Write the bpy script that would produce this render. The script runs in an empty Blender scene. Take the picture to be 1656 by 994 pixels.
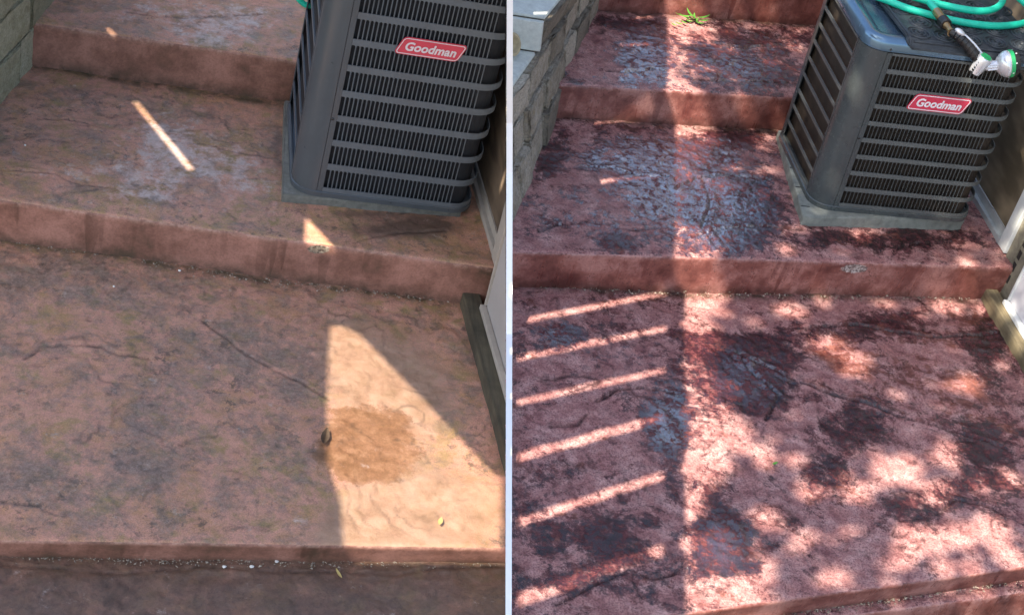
import bpy, bmesh, math, random
import numpy as np
from mathutils import Vector, Matrix

# ------------------------------------------------------------------ camera, sky, sun, exposure
sc = bpy.context.scene
CAM = np.array([-2.19452, -4.71486, 3.41155])
CR = np.array([[0.97238, -0.10665, -0.20761], [-0.09745, 0.60944, -0.78683], [0.21185, 0.78554, 0.58142]])  # columns: right, up, back
W0, H0, FPX = 1656.0, 994.0, 2600.0            # reference frame and focal length in its pixels
cd = bpy.data.cameras.new('camera'); cam = bpy.data.objects.new('camera', cd)
sc.collection.objects.link(cam); sc.camera = cam
cd.sensor_fit = 'HORIZONTAL'; cd.sensor_width = 36.0; cd.lens = 36.0 * FPX / W0
cd.clip_start = 0.05; cd.clip_end = 2000.0
m4 = Matrix([list(CR[0]) + [CAM[0]], list(CR[1]) + [CAM[1]], list(CR[2]) + [CAM[2]], [0, 0, 0, 1]])
loc, q, _ = m4.decompose(); cam.location = loc; cam.rotation_mode = 'QUATERNION'; cam.rotation_quaternion = q

SUN = np.array([-0.60, -0.40, 1.0]); SUN /= np.linalg.norm(SUN)     # towards the sun
elev = math.asin(SUN[2]); azim = math.atan2(SUN[0], SUN[1])
world = bpy.data.worlds.new('World'); sc.world = world; world.use_nodes = True
wn = world.node_tree; sky = wn.nodes.new('ShaderNodeTexSky'); sky.sky_type = 'NISHITA'; sky.sun_disc = False
sky.dust_density = 1.6; sky.ozone_density = 0.6; sky.sun_elevation = elev; sky.sun_rotation = azim
bg = wn.nodes['Background']; bg.inputs[1].default_value = 0.10
wn.links.new(sky.outputs[0], bg.inputs[0])
sd = bpy.data.lights.new('sun', 'SUN'); sd.energy = 5.0; sd.angle = math.radians(0.38); sd.color = (1.0, 0.90, 0.76)
so = bpy.data.objects.new('sun', sd); sc.collection.objects.link(so)
so.rotation_mode = 'QUATERNION'; so.rotation_quaternion = Vector((SUN[0], SUN[1], SUN[2])).to_track_quat('Z', 'Y'); so.location = (0, 0, 12)
vs = sc.view_settings; vs.view_transform = 'Standard'; vs.look = 'None'; vs.gamma = 1.0; vs.exposure = 1.88; vs.use_curve_mapping = False

# ------------------------------------------------------------------ helpers
COL = sc.collection
RNG = random.Random(7)
def ray(px, py):
    return CR @ np.array([(px - W0 / 2) / FPX, -(py - H0 / 2) / FPX, -1.0])
def at(px, py, z):
    d = ray(px, py); return CAM + d * ((z - CAM[2]) / d[2])
def at_plane(px, py, p, n):
    d = ray(px, py); p = np.asarray(p); n = np.asarray(n); return CAM + d * (n @ (p - CAM) / (n @ d))
def at_depth(px, py, dep):
    return CAM + ray(px, py) * dep
def pix(X):
    X = (np.atleast_2d(X) - CAM) @ CR
    return W0 / 2 - FPX * X[:, 0] / X[:, 2], H0 / 2 + FPX * X[:, 1] / X[:, 2]
# the dividing plane between the two flights (it runs along the added white border board)
NP = CR @ np.array([FPX, 0, -5.0]); NP = NP / np.linalg.norm(NP)
def side_of(X): return (np.atleast_2d(X) - CAM) @ NP

def rotv(w):
    w = Vector(w); t = w.length
    return np.array(Matrix.Rotation(t, 3, w.normalized())) if t > 1e-9 else np.eye(3)

class MB:
    def __init__(s): s.v = []; s.f = []; s.m = []
    def add(s, vs_, fs, mi=0):
        b = len(s.v); s.v += [tuple(map(float, p)) for p in vs_]; s.f += [tuple(b + i for i in f) for f in fs]; s.m += [mi] * len(fs); return s
    def hexa(s, c, mi=0):       # 4 bottom corners (ccw from above) then 4 top corners
        return s.add(c, [(3, 2, 1, 0), (4, 5, 6, 7), (0, 1, 5, 4), (1, 2, 6, 5), (2, 3, 7, 6), (3, 0, 4, 7)], mi)
    def box(s, a, b, T=None, mi=0):
        x0, y0, z0 = a; x1, y1, z1 = b
        c = [(x0, y0, z0), (x1, y0, z0), (x1, y1, z0), (x0, y1, z0), (x0, y0, z1), (x1, y0, z1), (x1, y1, z1), (x0, y1, z1)]
        if T: c = [T(*p) for p in c]
        return s.hexa(c, mi)
    def prism(s, poly, d, mi=0):  # polygon (3d points, ccw seen from +d) extruded by vector d
        n = len(poly); p = [np.asarray(a, float) for a in poly]; d = np.asarray(d, float)
        return s.add(p + [a + d for a in p], [tuple(range(n))[::-1], tuple(range(n, 2 * n))] + [(i, (i + 1) % n, n + (i + 1) % n, n + i) for i in range(n)], mi)
    def tube(s, pts, r, k=10, caps=True, mi=0):
        pts = [Vector(p) for p in pts]; n = len(pts); rs = r if hasattr(r, '__len__') else [r] * n
        t0 = (pts[1] - pts[0]).normalized(); nrm = t0.orthogonal().normalized(); vs_ = []
        for i, p in enumerate(pts):
            t = ((pts[min(i + 1, n - 1)] - pts[max(i - 1, 0)])).normalized()
            nrm = (nrm - t * nrm.dot(t)); nrm = nrm.normalized() if nrm.length > 1e-6 else t.orthogonal().normalized()
            b = t.cross(nrm)
            for j in range(k):
                a = 2 * math.pi * j / k; vs_.append(p + (nrm * math.cos(a) + b * math.sin(a)) * rs[i])
        fs = [(i * k + j, i * k + (j + 1) % k, (i + 1) * k + (j + 1) % k, (i + 1) * k + j) for i in range(n - 1) for j in range(k)]
        if caps: fs += [tuple(range(k))[::-1], tuple((n - 1) * k + j for j in range(k))]
        return s.add(vs_, fs, mi)
    def lathe(s, p0, axis, prof, k=24, mi=0):   # prof: (distance along axis, radius)
        ax = Vector(axis).normalized(); p0 = Vector(p0)
        u = ax.orthogonal().normalized(); w = ax.cross(u); vs_ = []
        for a, r in prof:
            for j in range(k):
                t = 2 * math.pi * j / k; vs_.append(p0 + ax * a + (u * math.cos(t) + w * math.sin(t)) * max(r, 1e-4))
        n = len(prof)
        fs = [(i * k + j, i * k + (j + 1) % k, (i + 1) * k + (j + 1) % k, (i + 1) * k + j) for i in range(n - 1) for j in range(k)]
        fs += [tuple(range(k))[::-1], tuple((n - 1) * k + j for j in range(k))]
        return s.add(vs_, fs, mi)
    def build(s, name, mats, parent=None, smooth=False, clip=None, bevel=0.0, angle=40, rough=0.0):
        me = bpy.data.meshes.new(name); me.from_pydata(s.v, [], s.f); me.update()
        mats = mats if isinstance(mats, (list, tuple)) else [mats]
        for m in mats: me.materials.append(m)
        me.polygons.foreach_set('material_index', s.m)
        bm = bmesh.new(); bm.from_mesh(me)
        bmesh.ops.recalc_face_normals(bm, faces=bm.faces)
        if bevel:
            es = [e for e in bm.edges if len(e.link_faces) == 2 and e.calc_face_angle(0) > 0.5]
            bmesh.ops.bevel(bm, geom=es, offset=bevel, segments=2, affect='EDGES', profile=0.6, clamp_overlap=True)
        if rough:
            bmesh.ops.subdivide_edges(bm, edges=bm.edges[:], cuts=3, use_grid_fill=True)
            for v in bm.verts:
                v.co += Vector((RNG.uniform(-1, 1), RNG.uniform(-1, 1), RNG.uniform(-1, 1))) * rough
        if clip:
            sg = 1.0 if clip == 'L' else -1.0
            n = NP * sg
            bmesh.ops.bisect_plane(bm, geom=bm.verts[:] + bm.edges[:] + bm.faces[:], plane_co=Vector(CAM - n * 0.001), plane_no=Vector(n), clear_outer=True)
        bm.to_mesh(me); bm.free()
        o = bpy.data.objects.new(name, me); COL.objects.link(o)
        if smooth:
            me.polygons.foreach_set('use_smooth', [True] * len(me.polygons))
            me.set_sharp_from_angle(angle=math.radians(angle))
        if parent is not None: adopt(o, parent)
        return o
def adopt(o, parent):
    o.parent = parent; o.matrix_parent_inverse = WORLD[parent.name].inverted()
WORLD = {}
def tag(o, label=None, cat=None, group=None, kind=None):
    for k, v in (('label', label), ('category', cat), ('group', group), ('kind', kind)):
        if v: o[k] = v
    return o
def thing(name, p, label, cat, group=None, kind=None):
    o = bpy.data.objects.new(name, None); o.empty_display_size = 0.1; COL.objects.link(o)
    o.location = Vector(p); WORLD[o.name] = Matrix.Translation(Vector(p))
    return tag(o, label, cat, group, kind)
def mesh_parent(o): WORLD[o.name] = o.matrix_world.copy() if o.parent is None else Matrix.Identity(4)

# lattice noise for relief
def vnoise(x, y, seed):
    r = np.random.RandomState(seed).rand(257, 257)
    xi = np.floor(x).astype(int); yi = np.floor(y).astype(int); fx = x - xi; fy = y - yi
    fx = fx * fx * fx * (fx * (fx * 6 - 15) + 10); fy = fy * fy * fy * (fy * (fy * 6 - 15) + 10)
    a = r[xi % 256, yi % 256]; b = r[(xi + 1) % 256, yi % 256]; c = r[xi % 256, (yi + 1) % 256]; d = r[(xi + 1) % 256, (yi + 1) % 256]
    return (a * (1 - fx) + b * fx) * (1 - fy) + (c * (1 - fx) + d * fx) * fy
def fbm(x, y, sc_, octs, seed, gain=0.5):
    t = 0; a = 1; n = 0; c, s_ = math.cos(0.6), math.sin(0.6)
    for i in range(octs):
        t = t + a * vnoise(x * sc_ + 13.7 * i, y * sc_ - 7.1 * i, seed + i); n += a; a *= gain
        x, y = x * c - y * s_, x * s_ + y * c; sc_ *= 2.03
    return t / n
def sstep(a, b, x):
    t = np.clip((x - a) / (b - a), 0, 1); return t * t * (3 - 2 * t)
def seg_dist(x, y, poly):
    d = np.full(x.shape, 1e9)
    for (ax, ay), (bx, by) in zip(poly[:-1], poly[1:]):
        dx, dy = bx - ax, by - ay; t = np.clip(((x - ax) * dx + (y - ay) * dy) / (dx * dx + dy * dy + 1e-12), 0, 1)
        d = np.minimum(d, np.hypot(x - ax - t * dx, y - ay - t * dy))
    return d

# ------------------------------------------------------------------ materials
class NT:
    def __init__(s, name):
        s.mat = bpy.data.materials.new(name); s.mat.use_nodes = True; s.t = s.mat.node_tree; s.b = s.t.nodes['Principled BSDF']
        s.co = s.t.nodes.new('ShaderNodeTexCoord').outputs['Object']
    def n(s, typ, **kw):
        nd = s.t.nodes.new(typ)
        for k, v in kw.items():
            if k == 'inp':
                for kk, vv in v.items():
                    if hasattr(vv, 'is_output') or isinstance(vv, bpy.types.NodeSocket): s.t.links.new(vv, nd.inputs[kk])
                    else: nd.inputs[kk].default_value = vv
            else: setattr(nd, k, v)
        return nd
    def noise(s, scale, detail=6, rough=0.6, dist=0.0, vec=None, typ=None):
        nd = s.n('ShaderNodeTexNoise', inp={'Scale': scale, 'Detail': detail, 'Roughness': rough, 'Distortion': dist, 'Vector': vec or s.co})
        return nd.outputs['Fac']
    def ramp(s, fac, stops, interp='LINEAR'):
        nd = s.n('ShaderNodeValToRGB', inp={'Fac': fac}); cr = nd.color_ramp; cr.interpolation = interp
        while len(cr.elements) < len(stops): cr.elements.new(0.5)
        for e, (p, c) in zip(cr.elements, stops):
            e.position = p; e.color = (c, c, c, 1) if not hasattr(c, '__len__') else (*c, 1)
        return nd.outputs['Color']
    def mix(s, f, a, b, mode='MIX'):
        nd = s.n('ShaderNodeMix', data_type='RGBA', blend_type=mode)
        for i, v in ((0, f), (6, a), (7, b)):
            if isinstance(v, bpy.types.NodeSocket): s.t.links.new(v, nd.inputs[i])
            else: nd.inputs[i].default_value = v if i == 0 else (*v, 1)
        return nd.outputs[2]
    def math(s, op, a, b=0.0, c=0.0, clamp=False):
        nd = s.n('ShaderNodeMath', operation=op, use_clamp=clamp)
        for i, v in enumerate((a, b, c)):
            if isinstance(v, bpy.types.NodeSocket): s.t.links.new(v, nd.inputs[i])
            else: nd.inputs[i].default_value = v
        return nd.outputs[0]
    def scaled(s, v):
        return s.n('ShaderNodeMapping', inp={'Vector': s.co, 'Scale': v}).outputs[0]
    def attr(s, name): return s.n('ShaderNodeAttribute', attribute_name=name).outputs['Fac']
    def set(s, **kw):
        for k, v in kw.items():
            k = k.replace('_', ' ')
            if isinstance(v, bpy.types.NodeSocket): s.t.links.new(v, s.b.inputs[k])
            else: s.b.inputs[k].default_value = (*v, 1) if hasattr(v, '__len__') and len(v) == 3 and 'Color' in k else v
        return s
    def bump(s, h, strength=0.5, dist=0.01, prev=None):
        nd = s.n('ShaderNodeBump', inp={'Height': h, 'Strength': strength, 'Distance': dist})
        if prev: s.t.links.new(prev, nd.inputs['Normal'])
        s.t.links.new(nd.outputs[0], s.b.inputs['Normal']); return nd.outputs[0]

def simple(name, col, rough=0.5, metal=0.0, var=0.12, nscale=20, bump=0.0, bscale=150, spec=0.5, coat=0.0):
    m = NT(name)
    a = tuple(c * (1 - var) for c in col); b = tuple(min(1, c * (1 + var)) for c in col)
    m.set(Base_Color=m.ramp(m.noise(nscale, 6, 0.65), [(0.3, a), (0.7, b)]), Roughness=m.ramp(m.noise(nscale * 1.7, 4), [(0.3, max(0, rough - 0.08)), (0.7, min(1, rough + 0.08))]), Metallic=metal, Specular_IOR_Level=spec, Coat_Weight=coat)
    if bump: m.bump(m.noise(bscale, 5, 0.7), bump, 0.004)
    return m.mat

def mat_wet_tread():
    m = NT('wet_red_stamped_concrete')
    wet = m.attr('wet'); rust = m.attr('rust')
    big = m.noise(3.2, 9, 0.66, 0.5); mid = m.noise(13, 9, 0.72, 0.7); fine = m.noise(70, 6, 0.75); speck = m.noise(260, 3, 0.7)
    # how wet / bare-worn each spot is
    fl = m.noise(8.5, 14, 0.80, 0.15); big = m.noise(2.6, 4, 0.6, 0.3)
    k = m.math('ADD', m.math('MULTIPLY', fl, 0.78), m.math('MULTIPLY', big, 0.22))
    k = m.math('ADD', k, m.math('MULTIPLY', m.math('SUBTRACT', wet, 0.5), 0.34))
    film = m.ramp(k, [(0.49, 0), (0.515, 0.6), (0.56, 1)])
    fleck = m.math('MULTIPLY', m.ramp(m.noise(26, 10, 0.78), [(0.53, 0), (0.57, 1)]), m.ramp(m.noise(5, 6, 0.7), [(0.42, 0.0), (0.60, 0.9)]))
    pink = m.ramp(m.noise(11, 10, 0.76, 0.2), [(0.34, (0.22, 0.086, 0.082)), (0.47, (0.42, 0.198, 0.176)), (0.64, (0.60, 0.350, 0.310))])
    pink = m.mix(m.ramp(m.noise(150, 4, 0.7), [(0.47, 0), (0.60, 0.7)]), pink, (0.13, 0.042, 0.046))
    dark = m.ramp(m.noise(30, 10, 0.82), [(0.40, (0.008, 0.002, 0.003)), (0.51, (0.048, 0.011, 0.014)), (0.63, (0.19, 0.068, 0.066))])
    lines = m.math('MAXIMUM', m.math('MULTIPLY', m.attr('edge'), m.ramp(m.noise(6, 6, 0.7), [(0.45, 0), (0.60, 0.75)])), m.math('MULTIPLY', m.attr('seam'), m.ramp(m.noise(16, 6, 0.7), [(0.38, 0.15), (0.56, 0.95)])))  # grime lines that also paint crease shade along ledges and seams
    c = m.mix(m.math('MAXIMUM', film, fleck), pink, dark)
    rr = m.ramp(m.math('ADD', m.math('MULTIPLY', m.noise(9, 10, 0.76, 0.3), 0.9), m.math('MULTIPLY', m.math('SUBTRACT', rust, 0.55), 0.17)), [(0.44, 0), (0.50, 0.8)])
    c = m.mix(rr, c, m.ramp(m.noise(24, 9, 0.78), [(0.36, (0.040, 0.010, 0.008)), (0.5, (0.13, 0.037, 0.025)), (0.64, (0.30, 0.120, 0.085))]))
    c = m.mix(lines, c, (0.018, 0.005, 0.007))
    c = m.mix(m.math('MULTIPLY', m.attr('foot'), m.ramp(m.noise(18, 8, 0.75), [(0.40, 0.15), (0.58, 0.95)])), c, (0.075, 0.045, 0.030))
    c = m.mix(m.ramp(m.math('MULTIPLY_ADD', m.attr('chip'), 0.75, m.math('MULTIPLY', m.noise(60, 6, 0.75), 0.5)), [(0.60, 0), (0.68, 0.9)]), c, m.ramp(m.noise(90, 4, 0.7), [(0.40, (0.10, 0.07, 0.06)), (0.6, (0.62, 0.54, 0.48))]))
    shine = m.attr('shine'); pit = m.ramp(m.noise(30, 12, 0.78), [(0.49, 1), (0.55, 0)])
    cw = m.math('MULTIPLY', m.math('MULTIPLY', m.math('MAXIMUM', film, m.math('MULTIPLY', fleck, 0.6)), pit), m.math('MULTIPLY', shine, 1.35), clamp=True)
    gl = m.ramp(m.math('MULTIPLY_ADD', film, 0.75, m.math('MULTIPLY', fine, 0.3)), [(0.12, 0.42), (0.45, 0.25), (0.85, 0.12)])
    m.set(Base_Color=c, Roughness=gl, Specular_IOR_Level=m.math('MULTIPLY_ADD', shine, 0.35, 0.15), Coat_Weight=cw, Coat_IOR=4.6, Coat_Roughness=0.05)
    n1 = m.bump(m.math('MULTIPLY_ADD', fl, 1.0, m.math('MULTIPLY', fine, 0.3)), 0.8, 0.018)
    m.bump(speck, 0.35, 0.0022, n1)
    cn = m.n('ShaderNodeBump', inp={'Height': m.noise(22, 6, 0.6, 0.1), 'Strength': 0.8, 'Distance': 0.020})
    m.t.links.new(cn.outputs[0], m.b.inputs['Coat Normal'])
    return m.mat
def mat_wet_riser():
    m = NT('wet_red_riser_concrete')
    v = m.scaled((7, 7, 0.5)); drip = m.noise(3.4, 4, 0.6, 0.2, v); big = m.noise(4.5, 6, 0.6); fine = m.noise(110, 4, 0.7)
    c = m.ramp(m.noise(5, 9, 0.72), [(0.36, (0.10, 0.028, 0.022)), (0.49, (0.235, 0.085, 0.066)), (0.61, (0.40, 0.190, 0.155))])
    col_ = m.noise(11, 3, 0.6, 0.0, m.scaled((1, 1, 0.02))); ln_ = m.noise(2.5, 3, 0.6, 0.0, m.scaled((1, 1, 0.02))); ri = m.attr('rise')
    run = m.math('MULTIPLY', m.ramp(col_, [(0.53, 0), (0.62, 1)]), m.math('LESS_THAN', ri, m.math('MULTIPLY_ADD', m.math('SUBTRACT', col_, 0.56), 9.0, m.math('MULTIPLY', ln_, 0.5))))
    c = m.mix(m.math('MULTIPLY', run, m.ramp(ln_, [(0.42, 0.0), (0.6, 0.6)])), c, (0.075, 0.012, 0.011))
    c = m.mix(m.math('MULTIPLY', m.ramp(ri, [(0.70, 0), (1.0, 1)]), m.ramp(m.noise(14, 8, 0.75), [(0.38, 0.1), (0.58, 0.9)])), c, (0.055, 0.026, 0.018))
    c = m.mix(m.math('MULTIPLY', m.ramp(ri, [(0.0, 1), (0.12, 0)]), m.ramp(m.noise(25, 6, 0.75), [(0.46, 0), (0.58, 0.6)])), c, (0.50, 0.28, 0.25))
    pit = m.n('ShaderNodeTexVoronoi', inp={'Vector': m.co, 'Scale': 85.0}).outputs['Distance']
    pm = m.math('MULTIPLY', m.ramp(pit, [(0.13, 1), (0.20, 0)]), m.ramp(m.noise(17, 3), [(0.40, 0), (0.50, 1)]))
    c = m.mix(pm, c, (0.03, 0.008, 0.008))
    c = m.mix(m.ramp(fine, [(0.35, 0.35), (0.55, 0)]), c, (0.12, 0.03, 0.026))
    c = m.mix(m.ramp(m.math('MULTIPLY_ADD', m.attr('chip'), 0.75, m.math('MULTIPLY', m.noise(60, 6, 0.75), 0.5)), [(0.60, 0), (0.68, 0.9)]), c, m.ramp(m.noise(90, 4, 0.7), [(0.40, (0.10, 0.07, 0.06)), (0.6, (0.62, 0.54, 0.48))]))
    m.set(Base_Color=c, Roughness=m.ramp(drip, [(0.4, 0.42), (0.7, 0.2)]))
    n1 = m.bump(m.math('SUBTRACT', m.math('MULTIPLY', fine, 0.25), pm), 0.7, 0.004)
    return m.mat
def mat_dry_tread():
    m = NT('faded_stamped_concrete')
    wet = m.attr('wet'); rust = m.attr('rust'); dark_tone = m.attr('oil')
    big = m.noise(2.6, 8, 0.62, 0.6); mid = m.noise(10, 9, 0.7, 0.5); fine = m.noise(60, 6, 0.72, 0.3); speck = m.noise(230, 3, 0.7)
    c = m.ramp(m.noise(3.0, 9, 0.7, 0.6), [(0.32, (0.26, 0.170, 0.070)), (0.43, (0.47, 0.24, 0.130)), (0.52, (0.60, 0.295, 0.20)), (0.60, (0.36, 0.23, 0.095)), (0.70, (0.56, 0.26, 0.145))])
    c = m.mix(m.ramp(m.noise(12, 9, 0.74, 0.5), [(0.42, 0.0), (0.52, 0.55), (0.66, 0.85)]), c, m.ramp(m.noise(8, 8, 0.74), [(0.38, (0.25, 0.195, 0.060)), (0.5, (0.60, 0.28, 0.205)), (0.62, (0.50, 0.25, 0.105))]))
    k = m.math('ADD', m.math('MULTIPLY', m.noise(9, 14, 0.80, 0.2), 0.9), m.math('MULTIPLY', m.math('SUBTRACT', wet, 0.5), 0.24))
    dk = m.ramp(k, [(0.42, 0), (0.47, 0.42), (0.55, 0.78)])
    c = m.mix(dk, c, m.ramp(fine, [(0.35, (0.095, 0.072, 0.052)), (0.65, (0.30, 0.225, 0.175))]))
    c = m.mix(m.ramp(speck, [(0.40, 0), (0.66, 0.45)]), c, (0.13, 0.08, 0.045))
    fk = m.math('MULTIPLY', m.ramp(m.noise(24, 10, 0.8), [(0.53, 0), (0.58, 0.8)]), m.ramp(m.noise(4, 6, 0.7), [(0.42, 0.1), (0.6, 0.9)]))
    c = m.mix(fk, c, (0.075, 0.058, 0.046))
    rr = m.ramp(m.math('ADD', m.math('MULTIPLY', m.noise(13, 10, 0.76), 1.0), m.math('MULTIPLY', rust, 1.0)), [(0.84, 0), (0.90, 0.7), (1.0, 0.95)])
    c = m.mix(rr, c, m.ramp(m.noise(20, 9, 0.8), [(0.34, (0.14, 0.064, 0.026)), (0.5, (0.235, 0.110, 0.048)), (0.66, (0.34, 0.18, 0.095))]))
    oo = m.ramp(m.math('ADD', m.math('MULTIPLY', mid, 0.5), m.math('SUBTRACT', dark_tone, 0.5)), [(0.1, 0), (0.5, 0.9)])  # darker tone by the pad, at riser feet and over the lowest tread
    c = m.mix(oo, c, m.ramp(fine, [(0.3, (0.065, 0.040, 0.028)), (0.7, (0.14, 0.085, 0.060))]))
    hz = m.math('MULTIPLY', m.ramp(m.math('ADD', m.math('MULTIPLY', m.noise(16, 12, 0.78), 0.9), m.math('MULTIPLY', m.math('SUBTRACT', m.attr('residue'), 0.5), 0.25)), [(0.41, 0), (0.53, 0.85)]), 0.9)  # whitish mottle in the middle of the two upper treads
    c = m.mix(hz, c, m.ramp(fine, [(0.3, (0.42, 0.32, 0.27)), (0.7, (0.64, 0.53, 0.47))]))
    pale = m.attr('pale')  # sunlit colour painted where the sun patch falls
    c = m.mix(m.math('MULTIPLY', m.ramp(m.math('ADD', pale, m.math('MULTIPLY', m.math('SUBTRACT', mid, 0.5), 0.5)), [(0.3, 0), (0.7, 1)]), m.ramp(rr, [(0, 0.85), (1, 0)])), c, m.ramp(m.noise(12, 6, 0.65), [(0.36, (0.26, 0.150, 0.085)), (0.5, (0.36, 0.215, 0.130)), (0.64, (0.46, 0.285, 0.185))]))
    c = m.mix(m.ramp(m.math('MULTIPLY_ADD', m.attr('chip'), 0.75, m.math('MULTIPLY', m.noise(60, 6, 0.75), 0.5)), [(0.60, 0), (0.68, 0.9)]), c, m.ramp(m.noise(90, 4, 0.7), [(0.40, (0.05, 0.04, 0.03)), (0.6, (0.30, 0.25, 0.18))]))
    lines = m.math('MAXIMUM', m.math('MULTIPLY', m.attr('edge'), m.ramp(m.noise(6, 6, 0.7), [(0.47, 0), (0.62, 0.5)])), m.math('MULTIPLY', m.attr('seam'), m.ramp(m.noise(12, 6, 0.7), [(0.42, 0.0), (0.60, 0.7)])))  # ledge and seam grime, with the shade of the creases painted in
    c = m.mix(lines, c, (0.045, 0.032, 0.022))
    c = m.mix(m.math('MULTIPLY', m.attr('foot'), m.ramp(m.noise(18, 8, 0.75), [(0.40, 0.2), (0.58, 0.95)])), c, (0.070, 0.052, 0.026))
    m.set(Base_Color=c, Roughness=m.ramp(k, [(0.34, 0.62), (0.60, 0.31)]), Specular_IOR_Level=0.45)
    n1 = m.bump(m.math('MULTIPLY_ADD', mid, 0.8, m.math('MULTIPLY', fine, 0.35)), 0.6, 0.011)
    m.bump(speck, 0.3, 0.002, n1)
    return m.mat
def mat_dry_riser():
    m = NT('faded_riser_concrete')
    v = m.scaled((6, 6, 0.5)); drip = m.noise(3.4, 4, 0.6, 0.2, v); big = m.noise(3.6, 6, 0.6); fine = m.noise(110, 4, 0.7)
    c = m.ramp(m.noise(4, 9, 0.72), [(0.34, (0.095, 0.056, 0.032)), (0.47, (0.23, 0.102, 0.068)), (0.62, (0.40, 0.190, 0.135))])
    col_ = m.noise(11, 3, 0.6, 0.0, m.scaled((1, 1, 0.02))); ln_ = m.noise(2.5, 3, 0.6, 0.0, m.scaled((1, 1, 0.02))); ri = m.attr('rise')
    run = m.math('MULTIPLY', m.ramp(col_, [(0.53, 0), (0.62, 1)]), m.math('LESS_THAN', ri, m.math('MULTIPLY_ADD', m.math('SUBTRACT', col_, 0.56), 9.0, m.math('MULTIPLY', ln_, 0.5))))
    c = m.mix(m.math('MULTIPLY', run, m.ramp(ln_, [(0.42, 0.0), (0.6, 0.6)])), c, (0.085, 0.036, 0.020))
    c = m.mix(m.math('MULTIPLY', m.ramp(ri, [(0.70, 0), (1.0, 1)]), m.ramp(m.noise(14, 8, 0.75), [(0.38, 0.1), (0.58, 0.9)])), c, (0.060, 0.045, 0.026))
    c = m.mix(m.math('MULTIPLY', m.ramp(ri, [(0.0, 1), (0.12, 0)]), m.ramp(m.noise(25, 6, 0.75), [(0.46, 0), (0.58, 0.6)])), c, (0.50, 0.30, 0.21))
    c = m.mix(m.ramp(fine, [(0.35, 0.3), (0.55, 0)]), c, (0.09, 0.04, 0.025))
    c = m.mix(m.ramp(m.math('MULTIPLY_ADD', m.attr('chip'), 0.75, m.math('MULTIPLY', m.noise(60, 6, 0.75), 0.5)), [(0.60, 0), (0.68, 0.9)]), c, m.ramp(m.noise(90, 4, 0.7), [(0.40, (0.05, 0.04, 0.03)), (0.6, (0.30, 0.25, 0.18))]))
    m.set(Base_Color=c, Roughness=0.6); m.bump(fine, 0.4, 0.003)
    return m.mat
def mat_block(name, dark, light, moss):
    m = NT(name)
    oi = m.n('ShaderNodeObjectInfo').outputs['Random']
    a = m.noise(14, 8, 0.75, 0.4); f = m.noise(120, 5, 0.75)
    c = m.ramp(a, [(0.3, dark), (0.7, light)])
    c = m.mix(m.ramp(m.noise(30, 6, 0.7), [(0.5, 0), (0.66, 0.7)]), c, moss)
    c = m.mix(m.ramp(oi, [(0.0, 0.65), (0.5, 0.0)]), c, tuple(x * 0.5 for x in dark)); c = m.mix(m.ramp(oi, [(0.6, 0.0), (1.0, 0.45)]), c, tuple(min(1, x * 1.15) for x in light))
    c = m.mix(m.ramp(f, [(0.36, 0.55), (0.56, 0)]), c, tuple(x * 0.3 for x in dark))
    m.set(Base_Color=c, Roughness=0.9)
    m.bump(m.math('MULTIPLY_ADD', a, 1.0, m.math('MULTIPLY', f, 0.6)), 0.9, 0.022)
    return m.mat
def mat_plywood(name, a, b):
    m = NT(name)
    v = m.scaled((6, 1.2, 1.2)); g = m.noise(3.0, 6, 0.6, 1.6, v); w = m.n('ShaderNodeTexWave', inp={'Vector': m.scaled((1, 0.35, 1.0)), 'Scale': 7.0, 'Distortion': 9.0, 'Detail': 3.0, 'Detail Scale': 0.8}).outputs['Fac']
    c = m.ramp(m.math('MULTIPLY_ADD', w, 0.5, m.math('MULTIPLY', g, 0.5)), [(0.25, a), (0.75, b)])
    c = m.mix(m.ramp(m.noise(3, 5), [(0.45, 0), (0.7, 0.5)]), c, tuple(x * 0.5 for x in a))
    m.set(Base_Color=c, Roughness=0.75); m.bump(g, 0.3, 0.003)
    return m.mat
def mat_timber(name, a, b):
    m = NT(name)
    v = m.scaled((14, 1.0, 14)); g = m.noise(3.5, 7, 0.65, 0.6, v)
    c = m.ramp(g, [(0.3, a), (0.7, b)]); c = m.mix(m.ramp(m.noise(5, 5), [(0.45, 0), (0.65, 0.6)]), c, tuple(x * 0.35 for x in a))
    m.set(Base_Color=c, Roughness=0.8); m.bump(g, 0.5, 0.004)
    return m.mat
def mat_metal(name, col, rough, metal=0.0, dirt=(0.05, 0.045, 0.04), da=0.35):
    m = NT(name)
    d = m.ramp(m.noise(9, 8, 0.7, 0.3), [(0.45, 0), (0.75, da)]); s = m.ramp(m.noise(60, 5, 0.7), [(0.55, 0), (0.8, da)])
    c = m.mix(d, col, dirt); c = m.mix(s, c, tuple(min(1, x * 1.5 + .02) for x in col))
    m.set(Base_Color=c, Metallic=metal, Roughness=m.ramp(m.noise(7, 6, 0.7), [(0.3, max(.05, rough - 0.1)), (0.75, rough + 0.15)]))
    m.bump(m.noise(3.0, 2, 0.5), 0.25, 0.006)
    return m.mat
def mat_coil(name, a, b):
    m = NT(name)
    w = m.n('ShaderNodeTexWave', bands_direction='Z', inp={'Vector': m.co, 'Scale': 90.0, 'Distortion': 1.0}).outputs['Fac']
    c = m.mix(w, a, b); c = m.mix(m.ramp(m.noise(12, 6, 0.7), [(0.45, 0), (0.7, 0.7)]), c, tuple(x * 1.6 for x in b))
    m.set(Base_Color=c, Roughness=0.7, Metallic=0.2)
    return m.mat

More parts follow.
